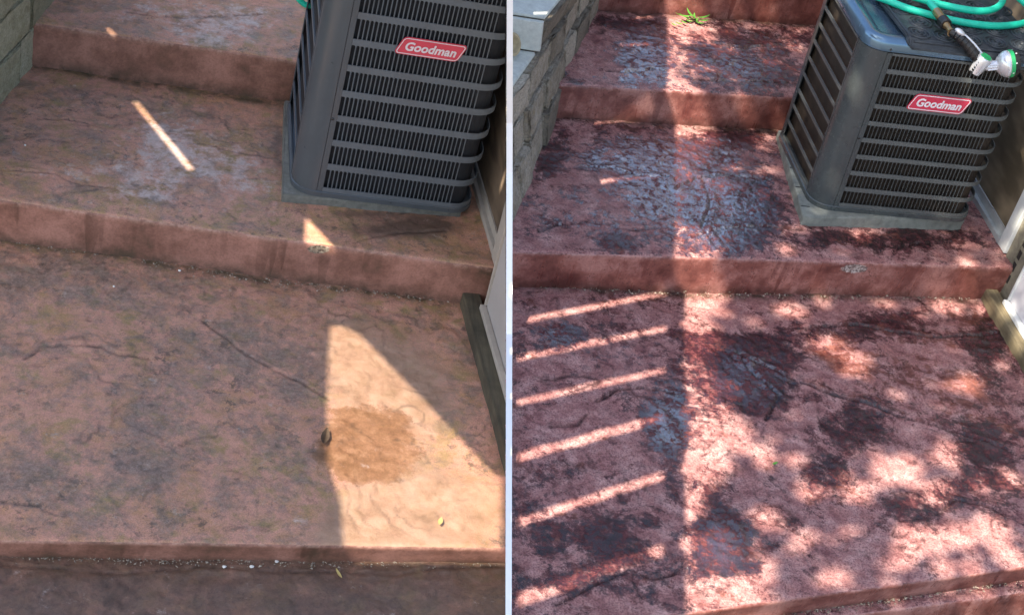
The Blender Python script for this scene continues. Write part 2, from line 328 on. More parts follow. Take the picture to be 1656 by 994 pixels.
M = dict(
    wt=mat_wet_tread(), wr=mat_wet_riser(), dt=mat_dry_tread(), dr=mat_dry_riser(),
    blockR=mat_block('split_face_block', (0.24, 0.19, 0.13), (0.68, 0.60, 0.47), (0.40, 0.31, 0.17)),
    capR=simple('smooth_block_cap', (0.52, 0.54, 0.48), 0.75, var=0.16, nscale=45, bump=0.5, bscale=220),
    blockL=mat_block('mossy_block', (0.34, 0.31, 0.18), (0.66, 0.60, 0.40), (0.30, 0.28, 0.13)),
    acR=mat_metal('grey_painted_steel', (0.072, 0.083, 0.082), 0.27, 0.2), acL=mat_metal('dark_grey_painted_steel', (0.075, 0.085, 0.092), 0.36, 0.15, da=0.2),
    railR=mat_metal('grey_painted_rail', (0.108, 0.118, 0.113), 0.45, 0.15), railL=mat_metal('grey_blue_painted_rail', (0.110, 0.124, 0.134), 0.45, 0.15),
    topR=mat_metal('glossy_grey_top', (0.13, 0.21, 0.29), 0.2, 0.6, da=0.2),  # blue of the reflected sky put into the top's base colour
    coilR=mat_coil('brown_coil', (0.012, 0.009, 0.006), (0.040, 0.028, 0.018)), coilL=mat_coil('blue_black_coil', (0.006, 0.007, 0.009), (0.020, 0.021, 0.024)),
    screw=simple('screw_metal', (0.06, 0.06, 0.06), 0.4, 0.8),
    padR=simple('weathered_pad', (0.20, 0.21, 0.18), 0.85, var=0.3, nscale=25, bump=0.8, bscale=120), padL=simple('grey_pad', (0.15, 0.145, 0.12), 0.85, var=0.35, nscale=22, bump=0.8, bscale=120),
    red=simple('badge_red', (0.60, 0.035, 0.075), 0.35, var=0.05), white=simple('badge_white', (0.80, 0.76, 0.76), 0.45, var=0.04),
    redL=simple('badge_red_faded', (0.56, 0.050, 0.075), 0.45, var=0.08), whiteL=simple('badge_white_faded', (0.66, 0.56, 0.55), 0.5, var=0.05),
    hose=simple('mint_hose', (0.015, 0.55, 0.36), 0.38, var=0.10, nscale=30, bump=0.3, bscale=300), rubber=simple('black_rubber', (0.030, 0.036, 0.042), 0.5, var=0.4, nscale=30, bump=0.4, bscale=180),
    brass=simple('old_brass', (0.42, 0.27, 0.13), 0.35, 0.85, var=0.25), silver=simple('chrome_plastic', (0.66, 0.66, 0.67), 0.22, 0.45, var=0.03, nscale=5), black=simple('black_plastic', (0.014, 0.014, 0.015), 0.4),
    green=simple('green_plastic', (0.02, 0.40, 0.12), 0.4),
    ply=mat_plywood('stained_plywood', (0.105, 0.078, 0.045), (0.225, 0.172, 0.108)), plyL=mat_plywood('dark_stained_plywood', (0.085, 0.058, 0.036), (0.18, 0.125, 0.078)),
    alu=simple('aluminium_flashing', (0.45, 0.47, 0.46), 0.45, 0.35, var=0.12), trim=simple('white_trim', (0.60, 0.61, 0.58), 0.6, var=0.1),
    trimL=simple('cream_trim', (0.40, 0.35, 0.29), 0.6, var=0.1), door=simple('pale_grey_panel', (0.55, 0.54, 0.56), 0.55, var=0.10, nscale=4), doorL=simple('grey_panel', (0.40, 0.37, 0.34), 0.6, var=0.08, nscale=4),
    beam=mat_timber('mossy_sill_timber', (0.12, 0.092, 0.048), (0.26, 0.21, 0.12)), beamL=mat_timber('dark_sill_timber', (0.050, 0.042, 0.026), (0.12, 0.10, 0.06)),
    slot=simple('dark_slot', (0.02, 0.017, 0.015), 0.8), chan=simple('weathered_channel', (0.20, 0.18, 0.13), 0.8, var=0.4),
    part=simple('white_board', (0.93, 0.91, 0.88), 0.7, var=0.01),
    soil=simple('packed_soil', (0.11, 0.085, 0.06), 0.95, var=0.3, nscale=4, bump=1.0, bscale=30),
    grit=simple('pale_grit', (0.30, 0.25, 0.19), 0.9, var=0.4, nscale=90), pebble=simple('white_pebble', (0.68, 0.66, 0.60), 0.7),
    pot=simple('tan_clay', (0.42, 0.34, 0.20), 0.8, var=0.25, nscale=40, bump=0.5), dryleaf=simple('dry_leaf', (0.50, 0.38, 0.13), 0.7), brownleaf=simple('brown_leaf', (0.09, 0.055, 0.03), 0.8),
    weed=simple('weed_green', (0.055, 0.17, 0.02), 0.5, var=0.35, nscale=60), leaf=simple('tree_leaf', (0.045, 0.10, 0.022), 0.55), bark=simple('bark', (0.10, 0.075, 0.05), 0.9, bump=1.0, bscale=40),
    wood=mat_timber('deck_timber', (0.16, 0.11, 0.07), (0.28, 0.20, 0.13)),
)

# ------------------------------------------------------------------ ground
RZ = dict(T0=-0.2772, T1=-0.1816, T2=0.0, T3=0.1703, T4=0.345)
LZ = dict(T0=-0.4536, T1=-0.3638, T2=-0.1712, T3=0.0331)
g = MB(); g.add([(-900, -900, -0.62), (900, -900, -0.62), (900, 900, -0.62), (-900, 900, -0.62)], [(0, 1, 2, 3)])
tag(g.build('ground', M['soil']), 'bare soil ground around the two flights', 'ground', kind='structure')

# ------------------------------------------------------------------ stamped concrete steps
def blobs(px, py, lst):
    t = np.zeros(px.shape)
    for (cx, cy, rx, ry, a) in lst: t = t + a * np.exp(-(((px - cx) / rx) ** 2 + ((py - cy) / ry) ** 2))
    return t
def make_step(parent, front, xl, xr, yback, z, zlow, batter, mats, clip, seams, maps, foot=(), chips=(), res=0.0075, seed=1, relief=1.0):
    (ax, ay), (bx, by) = front; b = (by - ay) / (bx - ax)
    nx = int((xr - xl) / res) + 2; xs = np.linspace(xl, xr, nx); yf = ay + b * (xs - ax)
    r = 0.014; prof = []                                    # (dy from the front line, dz from the top)
    hr = z - zlow + 0.06
    for t in np.linspace(1, 0, 16)[:-1]: prof.append((batter * t * (hr - r) / max(hr, .01), -r - t * (hr - r), 1))
    for a in np.linspace(0, math.pi / 2, 5): prof.append((r - r * math.cos(a), -r + r * math.sin(a), 1 if a < 0.5 else 0))
    ny = int((yback - yf.mean() - r) / res) + 2
    dy = np.array([p[0] for p in prof]); dz = np.array([p[1] for p in prof]); nr = len(prof)
    rows_t = np.linspace(0, 1, ny)[1:]
    X = np.tile(xs, (nr + ny - 1, 1)); Y = np.empty_like(X); Z = np.empty_like(X)
    for i in range(nr): Y[i] = yf + dy[i]; Z[i] = z + dz[i]
    for j, t in enumerate(rows_t): Y[nr + j] = yf + r + (yback - yf - r) * t; Z[nr + j] = z
    # relief of the stamped surface: slate-like ledges, ripples and seams
    d = Y - (ay + b * (X - ax))
    fade = sstep(0.012, 0.09, d) * (np.arange(nr + ny - 1)[:, None] >= nr - 1)
    wx = X + 0.10 * (fbm(X, Y, 5, 3, seed + 40) - .5); wy = Y + 0.10 * (fbm(X, Y, 5, 3, seed + 50) - .5)
    n1 = fbm(wx, wy, 2.4, 5, seed, 0.55); q = n1 * 7.0; led = (np.floor(q) + sstep(0.72, 1.0, q - np.floor(q))) / 7.0
    h = 0.030 * (led - .5) + 0.010 * (fbm(wx, wy * 1.3, 9, 4, seed + 9) - .5) + 0.005 * (fbm(X, Y, 40, 3, seed + 17) - .5)
    tq = q - np.floor(q); A_edge = np.exp(-((tq - .86) / .07) ** 2) * fade; A_seam = np.zeros_like(X)
    for poly, w, dep in seams:
        pw = [tuple(at(p[0], p[1], z)[:2]) for p in poly]
        ds = seg_dist(X + 0.016 * (fbm(X, Y, 16, 4, seed + 77, .6) - .5), Y + 0.016 * (fbm(X, Y, 16, 4, seed + 88, .6) - .5), pw)
        A_seam = np.maximum(A_seam, np.exp(-(ds / (1.25 * w)) ** 2) * fade)
        h = h - dep * np.exp(-(ds / w) ** 2) + 0.35 * dep * np.exp(-((ds - 2.4 * w) / (1.6 * w)) ** 2)
    Z = Z + fade * h * relief
    # softly uneven arris and face
    Z[nr - 4:nr] += 0.003 * (fbm(X[nr - 4:nr], Y[nr - 4:nr], 7, 3, seed + 5) - .5)
    Y[:nr] += 0.006 * (fbm(X[:nr], Z[:nr] * 1.5, 6, 4, seed + 6) - .5)
    px, py = pix(np.c_[X.ravel(), Y.ravel(), Z.ravel()]); px = px.reshape(X.shape); py = py.reshape(X.shape)
    A_chip = np.zeros_like(X)
    for (cx, cy, rx, ry) in chips:
        A_chip = np.maximum(A_chip, np.exp(-(((px - cx) / rx) ** 2 + ((py - cy) / ry) ** 2)))
        w = np.exp(-(((px - cx) / rx) ** 2 + ((py - cy) / ry) ** 2)); nn = fbm(X, Y + Z, 70, 3, 31)
        Z -= 0.012 * w * nn * (Z > z - 0.05); Y += 0.014 * w * nn
    nrow, ncol = X.shape; idx = np.arange(nrow * ncol).reshape(nrow, ncol)
    F_ = np.stack([idx[:-1, :-1], idx[:-1, 1:], idx[1:, 1:], idx[1:, :-1]], -1)
    mi = np.zeros((nrow - 1, ncol - 1), int)
    for i in range(nr - 1): mi[i] = prof[i][2]
    V = np.c_[X.ravel(), Y.ravel(), Z.ravel()]
    sd_ = side_of(V)[F_.reshape(-1, 4)].mean(1); keep = sd_ < 0 if clip == 'L' else sd_ > 0
    F2 = F_.reshape(-1, 4)[keep]; mi = mi.ravel()[keep]
    me = bpy.data.meshes.new('step'); me.from_pydata(V.tolist(), [], F2.tolist())
    for m in mats: me.materials.append(m)
    me.polygons.foreach_set('material_index', mi.tolist()); me.polygons.foreach_set('use_smooth', [True] * len(F2))
    A_rise = np.clip((z - .004 - Z) / max(z - zlow, .02), 0, 1); A_rise[nr:] = 0
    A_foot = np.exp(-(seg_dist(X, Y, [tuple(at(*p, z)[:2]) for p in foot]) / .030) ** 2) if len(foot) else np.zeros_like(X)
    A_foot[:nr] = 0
    for nm, arr in (('edge', A_edge), ('seam', A_seam), ('rise', A_rise), ('foot', A_foot), ('chip', A_chip)):
        at_ = me.attributes.new(nm, 'FLOAT', 'POINT'); at_.data.foreach_set('value', arr.ravel().astype(np.float32))
    for nm, lst in maps.items():
        base, lst = lst
        at_ = me.attributes.new(nm, 'FLOAT', 'POINT'); at_.data.foreach_set('value', (base + blobs(px, py, lst)).ravel().astype(np.float32))
    me.update(); o = bpy.data.objects.new('step', me); COL.objects.link(o); adopt(o, parent); return o

def fr(p, q, z): return tuple(at(*p, z)[:2]), tuple(at(*q, z)[:2])

# --- the rinsed flight
stR = thing('concrete_steps', (0.2, 0.4, -0.28), 'wet glossy maroon stamped concrete steps, freshly rinsed, with dappled sun', 'steps')
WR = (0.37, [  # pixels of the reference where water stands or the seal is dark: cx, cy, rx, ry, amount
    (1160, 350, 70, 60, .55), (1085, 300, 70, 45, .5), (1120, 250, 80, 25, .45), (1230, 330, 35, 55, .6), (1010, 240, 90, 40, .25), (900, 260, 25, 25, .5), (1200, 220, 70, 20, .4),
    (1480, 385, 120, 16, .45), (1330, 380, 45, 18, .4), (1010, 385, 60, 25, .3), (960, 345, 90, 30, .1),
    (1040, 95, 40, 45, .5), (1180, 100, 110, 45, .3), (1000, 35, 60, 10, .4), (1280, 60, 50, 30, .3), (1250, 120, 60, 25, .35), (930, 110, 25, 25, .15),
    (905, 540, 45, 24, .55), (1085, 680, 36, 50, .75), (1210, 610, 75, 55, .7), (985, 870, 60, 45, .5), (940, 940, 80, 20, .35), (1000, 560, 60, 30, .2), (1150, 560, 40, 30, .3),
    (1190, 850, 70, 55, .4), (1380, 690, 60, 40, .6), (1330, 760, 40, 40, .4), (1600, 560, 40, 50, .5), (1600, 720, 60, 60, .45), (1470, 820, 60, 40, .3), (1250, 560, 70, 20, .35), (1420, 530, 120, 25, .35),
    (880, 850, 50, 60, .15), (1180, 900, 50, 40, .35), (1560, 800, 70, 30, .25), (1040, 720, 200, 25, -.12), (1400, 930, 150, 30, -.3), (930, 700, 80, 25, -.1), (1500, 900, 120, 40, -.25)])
RUR = (0.0, [(1350, 560, 60, 40, .6), (1500, 600, 80, 55, .75), (1470, 540, 80, 25, .4), (1570, 640, 40, 35, .7), (1370, 600, 50, 35, .5), (1180, 700, 40, 30, .3), (1400, 385, 60, 14, .45), (1290, 365, 25, 14, .5), (1560, 520, 50, 20, .5), (1640, 700, 50, 50, .4), (1380, 790, 30, 30, .3)])
SHR = (0.10, [(1085, 300, 90, 55, .9), (1160, 350, 70, 60, .8), (1120, 250, 110, 28, .8), (1000, 250, 70, 30, .5), (960, 340, 90, 40, .35), (1040, 95, 50, 50, .9), (1180, 100, 90, 40, .45), (1000, 130, 80, 14, .4), (1085, 680, 36, 50, .7), (905, 540, 40, 22, .35), (1210, 610, 60, 40, .3), (1180, 880, 60, 50, .35), (1000, 575, 60, 25, .2), (1230, 330, 25, 45, .3)])
mR = {'wet': WR, 'rust': RUR, 'shine': SHR}
G = 0.0062
seamsT1 = [([(965, 648), (1000, 630), (1040, 626), (1075, 632), (1105, 640)], G, .010), ([(1190, 570), (1240, 590), (1290, 615), (1340, 635), (1400, 650), (1450, 672), (1520, 690), (1600, 712), (1656, 740)], G, .011),
           ([(1290, 530), (1380, 525), (1450, 535), (1520, 545), (1610, 540)], G, .010), ([(1040, 930), (1060, 936), (1090, 930), (1105, 915)], G, .010), ([(900, 975), (950, 950), (990, 935), (1010, 925)], G, .006),
           ([(1515, 830), (1545, 805), (1600, 820), (1656, 850)], G, .009), ([(880, 615), (920, 608), (960, 612)], G, .006), ([(890, 690), (935, 688), (950, 672)], G, .007), ([(1190, 560), (1215, 600), (1260, 640), (1240, 680)], G, .010)]
seamsT2 = [([(870, 372), (905, 360), (950, 358), (985, 365), (1020, 373), (1060, 370)], G, .010), ([(1120, 385), (1150, 375), (1190, 368), (1240, 366), (1300, 372)], G, .010),
           ([(940, 270), (990, 272), (1030, 283), (1080, 287)], G * .8, .007), ([(1090, 305), (1130, 288), (1180, 282), (1240, 288), (1290, 300)], G, .009), ([(1440, 420), (1450, 404), (1480, 394), (1540, 391)], G, .009),
           ([(1140, 290), (1150, 330), (1135, 370), (1160, 400)], G * 1.3, .010)]
seamsT3 = [([(980, 115), (1010, 117), (1060, 113), (1110, 120)], G, .008), ([(1150, 70), (1200, 78), (1260, 72), (1300, 80)], G, .008), ([(1120, 130), (1180, 132), (1240, 134), (1290, 138)], G, .007)]
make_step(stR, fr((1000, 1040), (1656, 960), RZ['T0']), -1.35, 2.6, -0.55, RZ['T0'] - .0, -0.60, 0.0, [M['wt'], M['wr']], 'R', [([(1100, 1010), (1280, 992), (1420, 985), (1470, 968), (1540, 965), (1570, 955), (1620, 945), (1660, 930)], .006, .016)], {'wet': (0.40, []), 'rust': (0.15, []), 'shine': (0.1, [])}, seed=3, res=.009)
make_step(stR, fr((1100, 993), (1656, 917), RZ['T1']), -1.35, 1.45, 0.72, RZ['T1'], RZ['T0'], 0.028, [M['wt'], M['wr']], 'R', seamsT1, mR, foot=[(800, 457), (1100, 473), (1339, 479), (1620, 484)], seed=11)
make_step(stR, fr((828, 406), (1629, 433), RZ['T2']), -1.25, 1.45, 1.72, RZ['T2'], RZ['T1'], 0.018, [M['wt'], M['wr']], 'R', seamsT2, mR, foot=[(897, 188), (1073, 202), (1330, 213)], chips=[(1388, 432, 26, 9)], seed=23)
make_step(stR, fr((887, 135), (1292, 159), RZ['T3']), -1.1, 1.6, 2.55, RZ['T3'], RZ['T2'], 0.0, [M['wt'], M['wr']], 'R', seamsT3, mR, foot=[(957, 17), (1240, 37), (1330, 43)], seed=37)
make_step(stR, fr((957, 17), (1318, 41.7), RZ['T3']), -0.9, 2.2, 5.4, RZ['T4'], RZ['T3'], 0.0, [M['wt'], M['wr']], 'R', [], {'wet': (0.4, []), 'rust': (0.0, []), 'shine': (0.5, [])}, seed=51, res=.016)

# --- the dull flight
stL = thing('concrete_steps', (-1.9, 0.4, -0.46), 'dull faded brown stamped concrete steps with a triangular patch of sun', 'steps')
WHL = (0.0, [(260, 225, 60, 50, .6), (240, 300, 70, 40, .5), (330, 255, 70, 40, .5), (400, 290, 50, 40, .45), (330, 60, 60, 25, .6), (400, 30, 60, 25, .6), (270, 15, 90, 20, .5), (150, 280, 60, 20, .3), (60, 250, 60, 40, .2)])
WL = (0.40, [(300, 190, 60, 20, .2), (450, 220, 30, 60, .2),
    (60, 450, 90, 35, .45), (180, 470, 80, 35, .35), (330, 560, 60, 40, .3), (240, 760, 55, 60, .5), (30, 760, 45, 40, .45), (170, 620, 40, 20, .15), (310, 640, 50, 40, .15), (440, 560, 60, 40, .3), (470, 760, 50, 40, .2), (130, 800, 60, 40, .25), (480, 630, 60, 60, .15), (300, 480, 60, 30, .2), (250, 690, 40, 30, .3)])
DTL = (0.0, [(640, 372, 110, 18, .75), (700, 360, 60, 18, .6), (590, 345, 80, 10, .6), (455, 240, 14, 70, .6), (720, 520, 60, 40, .25), (40, 420, 80, 40, .35), (200, 400, 160, 18, .3), (480, 470, 200, 20, .35), (600, 950, 300, 30, .25), (100, 950, 160, 40, .5), (300, 925, 400, 12, .4), (200, 140, 250, 16, .35), (700, 640, 60, 80, .2)])
RUL = (0.0, [(600, 722, 90, 78, .85), (602, 812, 28, 26, -.5)])
SUN_PATCH = (0.0, [(640, 640, 110, 120, .9), (720, 830, 130, 70, .9), (620, 850, 80, 50, .9), (560, 560, 40, 50, .7), (580, 860, 60, 50, .5), (515, 375, 25, 30, .5), (400, 870, 200, 20, .25)])  # where the sunlit colour is painted on the treads
mL = {'residue': WHL, 'wet': WL, 'oil': DTL, 'rust': RUL, 'pale': SUN_PATCH}
sLT1 = [([(40, 578), (70, 560), (120, 555), (165, 558), (195, 572), (240, 578)], G, .009), ([(330, 520), (365, 545), (400, 575), (450, 600), (490, 622), (530, 645)], G * .8, .008), ([(230, 640), (190, 660), (185, 690)], G, .006), ([(0, 810), (60, 815), (90, 830)], G, .006)]
sLT2 = [([(0, 275), (40, 276), (90, 280), (130, 300), (200, 305)], G * .8, .006), ([(540, 405), (590, 385), (640, 377), (720, 372)], G, .007), ([(70, 190), (130, 195), (160, 205)], G * .8, .005), ([(280, 228), (340, 235), (400, 250), (455, 255)], G, .006)]
sLT3 = [([(200, 20), (300, 30), (420, 25)], G, .006)]
make_step(stL, fr((0, 1085), (818, 1095), LZ['T0']), -3.6, -0.4, -0.55, LZ['T0'], -0.64, 0.0, [M['dt'], M['dr']], 'L', [([(0, 912), (200, 925), (330, 915), (500, 925), (560, 922), (640, 930), (700, 920), (818, 915)], .004, .005)], {'residue': (0, []), 'wet': (.45, []), 'oil': (0.72, []), 'rust': (0, []), 'pale': (0, [])}, seed=61, res=.009)
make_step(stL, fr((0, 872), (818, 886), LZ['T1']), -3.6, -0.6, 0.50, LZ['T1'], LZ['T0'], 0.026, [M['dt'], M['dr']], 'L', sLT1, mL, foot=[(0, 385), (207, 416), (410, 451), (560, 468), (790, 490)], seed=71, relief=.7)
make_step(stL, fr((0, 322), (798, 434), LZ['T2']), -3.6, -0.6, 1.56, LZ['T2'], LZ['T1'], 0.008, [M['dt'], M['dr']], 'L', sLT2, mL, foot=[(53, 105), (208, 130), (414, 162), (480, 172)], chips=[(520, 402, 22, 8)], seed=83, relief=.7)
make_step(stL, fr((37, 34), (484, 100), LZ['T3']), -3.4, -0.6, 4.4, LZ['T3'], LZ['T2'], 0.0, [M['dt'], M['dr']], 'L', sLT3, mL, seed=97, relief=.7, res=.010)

# ------------------------------------------------------------------ white border strip, added as a board between the flights
zt = [(1040, -.160), (900, -.160), (780, -.160), (540, -.135), (480, -.02), (440, .05), (360, .18), (280, .31), (200, .50), (100, .78), (0, 1.02), (-60, 1.15)]
fl, frr, bl, br = [], [], [], []
for py, z in zt:
    c = at(823, py, z); dep = float((CAM - c) @ CR[:, 2]); hw = 5.0 * dep / FPX
    fl.append(c - CR[:, 0] * hw); frr.append(c + CR[:, 0] * hw)
    b_ = at_depth(823, py, dep + 2.4); bl.append(b_ - CR[:, 0] * hw * .95); br.append(b_ + CR[:, 0] * hw * .95)
n = len(zt); pb = MB(); pb.v = [tuple(p) for p in fl + frr + bl + br]
for i in range(n - 1):
    pb.f += [(i, n + i, n + i + 1, i + 1), (2 * n + i, 2 * n + i + 1, 3 * n + i + 1, 3 * n + i), (i, i + 1, 2 * n + i + 1, 2 * n + i), (n + i, 3 * n + i, 3 * n + i + 1, n + i + 1)]
pb.f += [(0, 2 * n, 3 * n, n), (n - 1, 2 * n - 1, 4 * n - 1, 3 * n - 1)]; pb.m = [0] * len(pb.f)
tag(pb.build('partition_board', M['part']), 'thin plain white board standing edge-on between the two flights of steps', 'partition')

# ------------------------------------------------------------------ block walls
def wall_block(parent, name, lo, hi, mat, y0, y1, zlo, zhi, back, clip, gap=0.004, jig=0.006):
    # lo / hi: (slope, x at y=.5) of the face line at the block's bottom / top
    xf = lambda l, y: l[1] + l[0] * (y - .5)
    y0 += gap; y1 -= gap; zl = zlo + gap; zh = zhi - gap * .6; o1, o2 = RNG.uniform(-jig, jig), RNG.uniform(-jig, jig)
    mb = MB(); mb.hexa([(xf(lo, y0) - back, y0, zl), (xf(lo, y0) + o1, y0, zl), (xf(lo, y1) + o2, y1, zl), (xf(lo, y1) - back, y1, zl),
                        (xf(hi, y0) - back, y0, zh), (xf(hi, y0) + o1, y0, zh), (xf(hi, y1) + o2, y1, zh), (xf(hi, y1) - back, y1, zh)])
    return mb.build(name, mat, parent, clip=clip, bevel=0.009, rough=0.0045, smooth=True, angle=35)
LN = [(.327, -.907), (.385, -.979), (.40, -1.029), (.415, -1.067), (.455, -1.089)]
wR = thing('retaining_wall', (-0.7, 1.4, 0.0), 'grey split-face block retaining wall with smooth capped tops beside the wet steps', 'retaining wall')
for k in range(4):
    z0, z1 = -0.02 + .15 * k if k == 0 else .15 * k, .15 * (k + 1)
    lo, hi = LN[k], LN[k + 1]
    y = (-0.2, 0.05, -0.12, 1.03)[k]; lens = ((.34, .21, .29, .18, .26, .38, .2), (.24, .36, .17, .28, .31, .2), (.3, .19, .27, .22, .33, .2), (.31, .2, .36, .25, .3))[k]; i = 0
    while y < 3.6:
        L_ = lens[i % len(lens)]; i += 1
        top = (k == 2 and y < 1.0) or k == 3
        lo2 = (lo[0], lo[1]); b_ = wall_block(wR, 'block', lo2, (hi[0], hi[1] + .012), M['blockR'], y, y + L_, z0, z1 - (.05 if top and False else 0), .26, 'R', gap=.007, jig=.014)
        y += L_
# smooth cap slabs lying on the exposed courses
for (ys, zc, l) in ((( -.2, .12, .37, .66, 1.02), .45, LN[3]), ((1.035, 1.36, 1.62, 1.98, 2.4, 2.9), .60, LN[4])):
    for a, b_ in zip(ys[:-1], ys[1:]):
        mb = MB(); xf = lambda y: l[1] + l[0] * (y - .5) - .012; g_ = .0025
        mb.hexa([(xf(a) - .55, a + g_, zc), (xf(a), a + g_, zc), (xf(b_), b_ - g_, zc), (xf(b_) - .55, b_ - g_, zc), (xf(a) - .55, a + g_, zc + .012), (xf(a) - .006, a + g_, zc + .012), (xf(b_) - .006, b_ - g_, zc + .012), (xf(b_) - .55, b_ - g_, zc + .012)])
        mb.build('cap_slab', M['capR'], wR, clip='R', bevel=.003)
# plain end face of the upper course
e = MB(); x0 = LN[3][1] + LN[3][0] * .53; e.hexa([(x0 - .6, 1.012, .468), (x0 - .004, 1.012, .468), (x0 + .004, 1.034, .468), (x0 - .6, 1.034, .468), (x0 - .62, 1.012, .598), (x0 - .02, 1.012, .598), (x0 - .012, 1.034, .598), (x0 - .62, 1.034, .598)])
e.build('end_slab', M['capR'], wR, clip='R', bevel=.004)

wL = thing('retaining_wall', (-2.9, 1.4, -.17), 'mossy grey-green block retaining wall at the dull flight', 'retaining wall')
ln = (.255, -2.864 + .255 * (.5 - 1.467))
for k in range(4):
    z0 = -.20 + (.215 if k else 0) + .193 * max(0, k - 1); z1 = -.20 + .215 + .193 * k; y = (.40, .52, .64, .78)[k]; i = 0; lens = ((.42, .5, .4), (.45, .45, .5), (.4, .36, .5), (.5, .4, .4))[k]
    while y < 3.4:
        L_ = lens[i % 3]; i += 1; wall_block(wL, 'block', ln, ln, M['blockL'], y, y + L_, z0, z1, .3, None, gap=.005); y += L_

# ------------------------------------------------------------------ air conditioners on their pads
def arc(c, r, a0, a1, n):
    return [(c[0] + r * math.cos(a0 + (a1 - a0) * i / n), c[1] + r * math.sin(a0 + (a1 - a0) * i / n)) for i in range(n + 1)]
def rounded(W, D, r, inset=0.0, n=8):
    a, b, rr = inset, inset, max(r - inset, .01); P = math.pi
    return (arc((W - r, r), rr, -P / 2, 0, n) + arc((W - r, D - r), rr, 0, P / 2, n) + arc((r, D - r), rr, P / 2, P, n) + arc((r, r), rr, P, 1.5 * P, n))
def loft(mb, T, rings, cap0=False, cap1=False, mi=0):   # rings: list of (outline, w)
    k = len(rings[0][0]); vs_ = [T(u, v, w) for o, w in rings for u, v in o]
    fs = [(i * k + j, i * k + (j + 1) % k, (i + 1) * k + (j + 1) % k, (i + 1) * k + j) for i in range(len(rings) - 1) for j in range(k)]
    if cap0: fs.append(tuple(range(k))[::-1])
    if cap1: fs.append(tuple((len(rings) - 1) * k + j for j in range(k)))
    mb.add(vs_, fs, mi)
def strip(mb, T, path, w0, w1, th):                       # a standing band following a plan path (outer face), th thick inwards
    n = len(path); p = np.array(path, float); t = np.gradient(p, axis=0); t /= np.linalg.norm(t, axis=1)[:, None] + 1e-9
    nin = np.c_[-t[:, 1], t[:, 0]]
    q = p + nin * th
    vs_ = [T(a[0], a[1], w) for w in (w0, w1) for a in list(p) + list(q)]; m = 2 * n; fs = []
    for i in range(n - 1):
        fs += [(i, i + 1, m + i + 1, m + i), (n + i, m + n + i, m + n + i + 1, n + i + 1), (i, n + i, n + i + 1, i + 1), (m + i, m + i + 1, m + n + i + 1, m + n + i)]
    fs += [(0, m, m + n, n), (n - 1, 2 * n - 1, m + 2 * n - 1, m + n - 1)]
    mb.add(vs_, fs)
NROW = 9
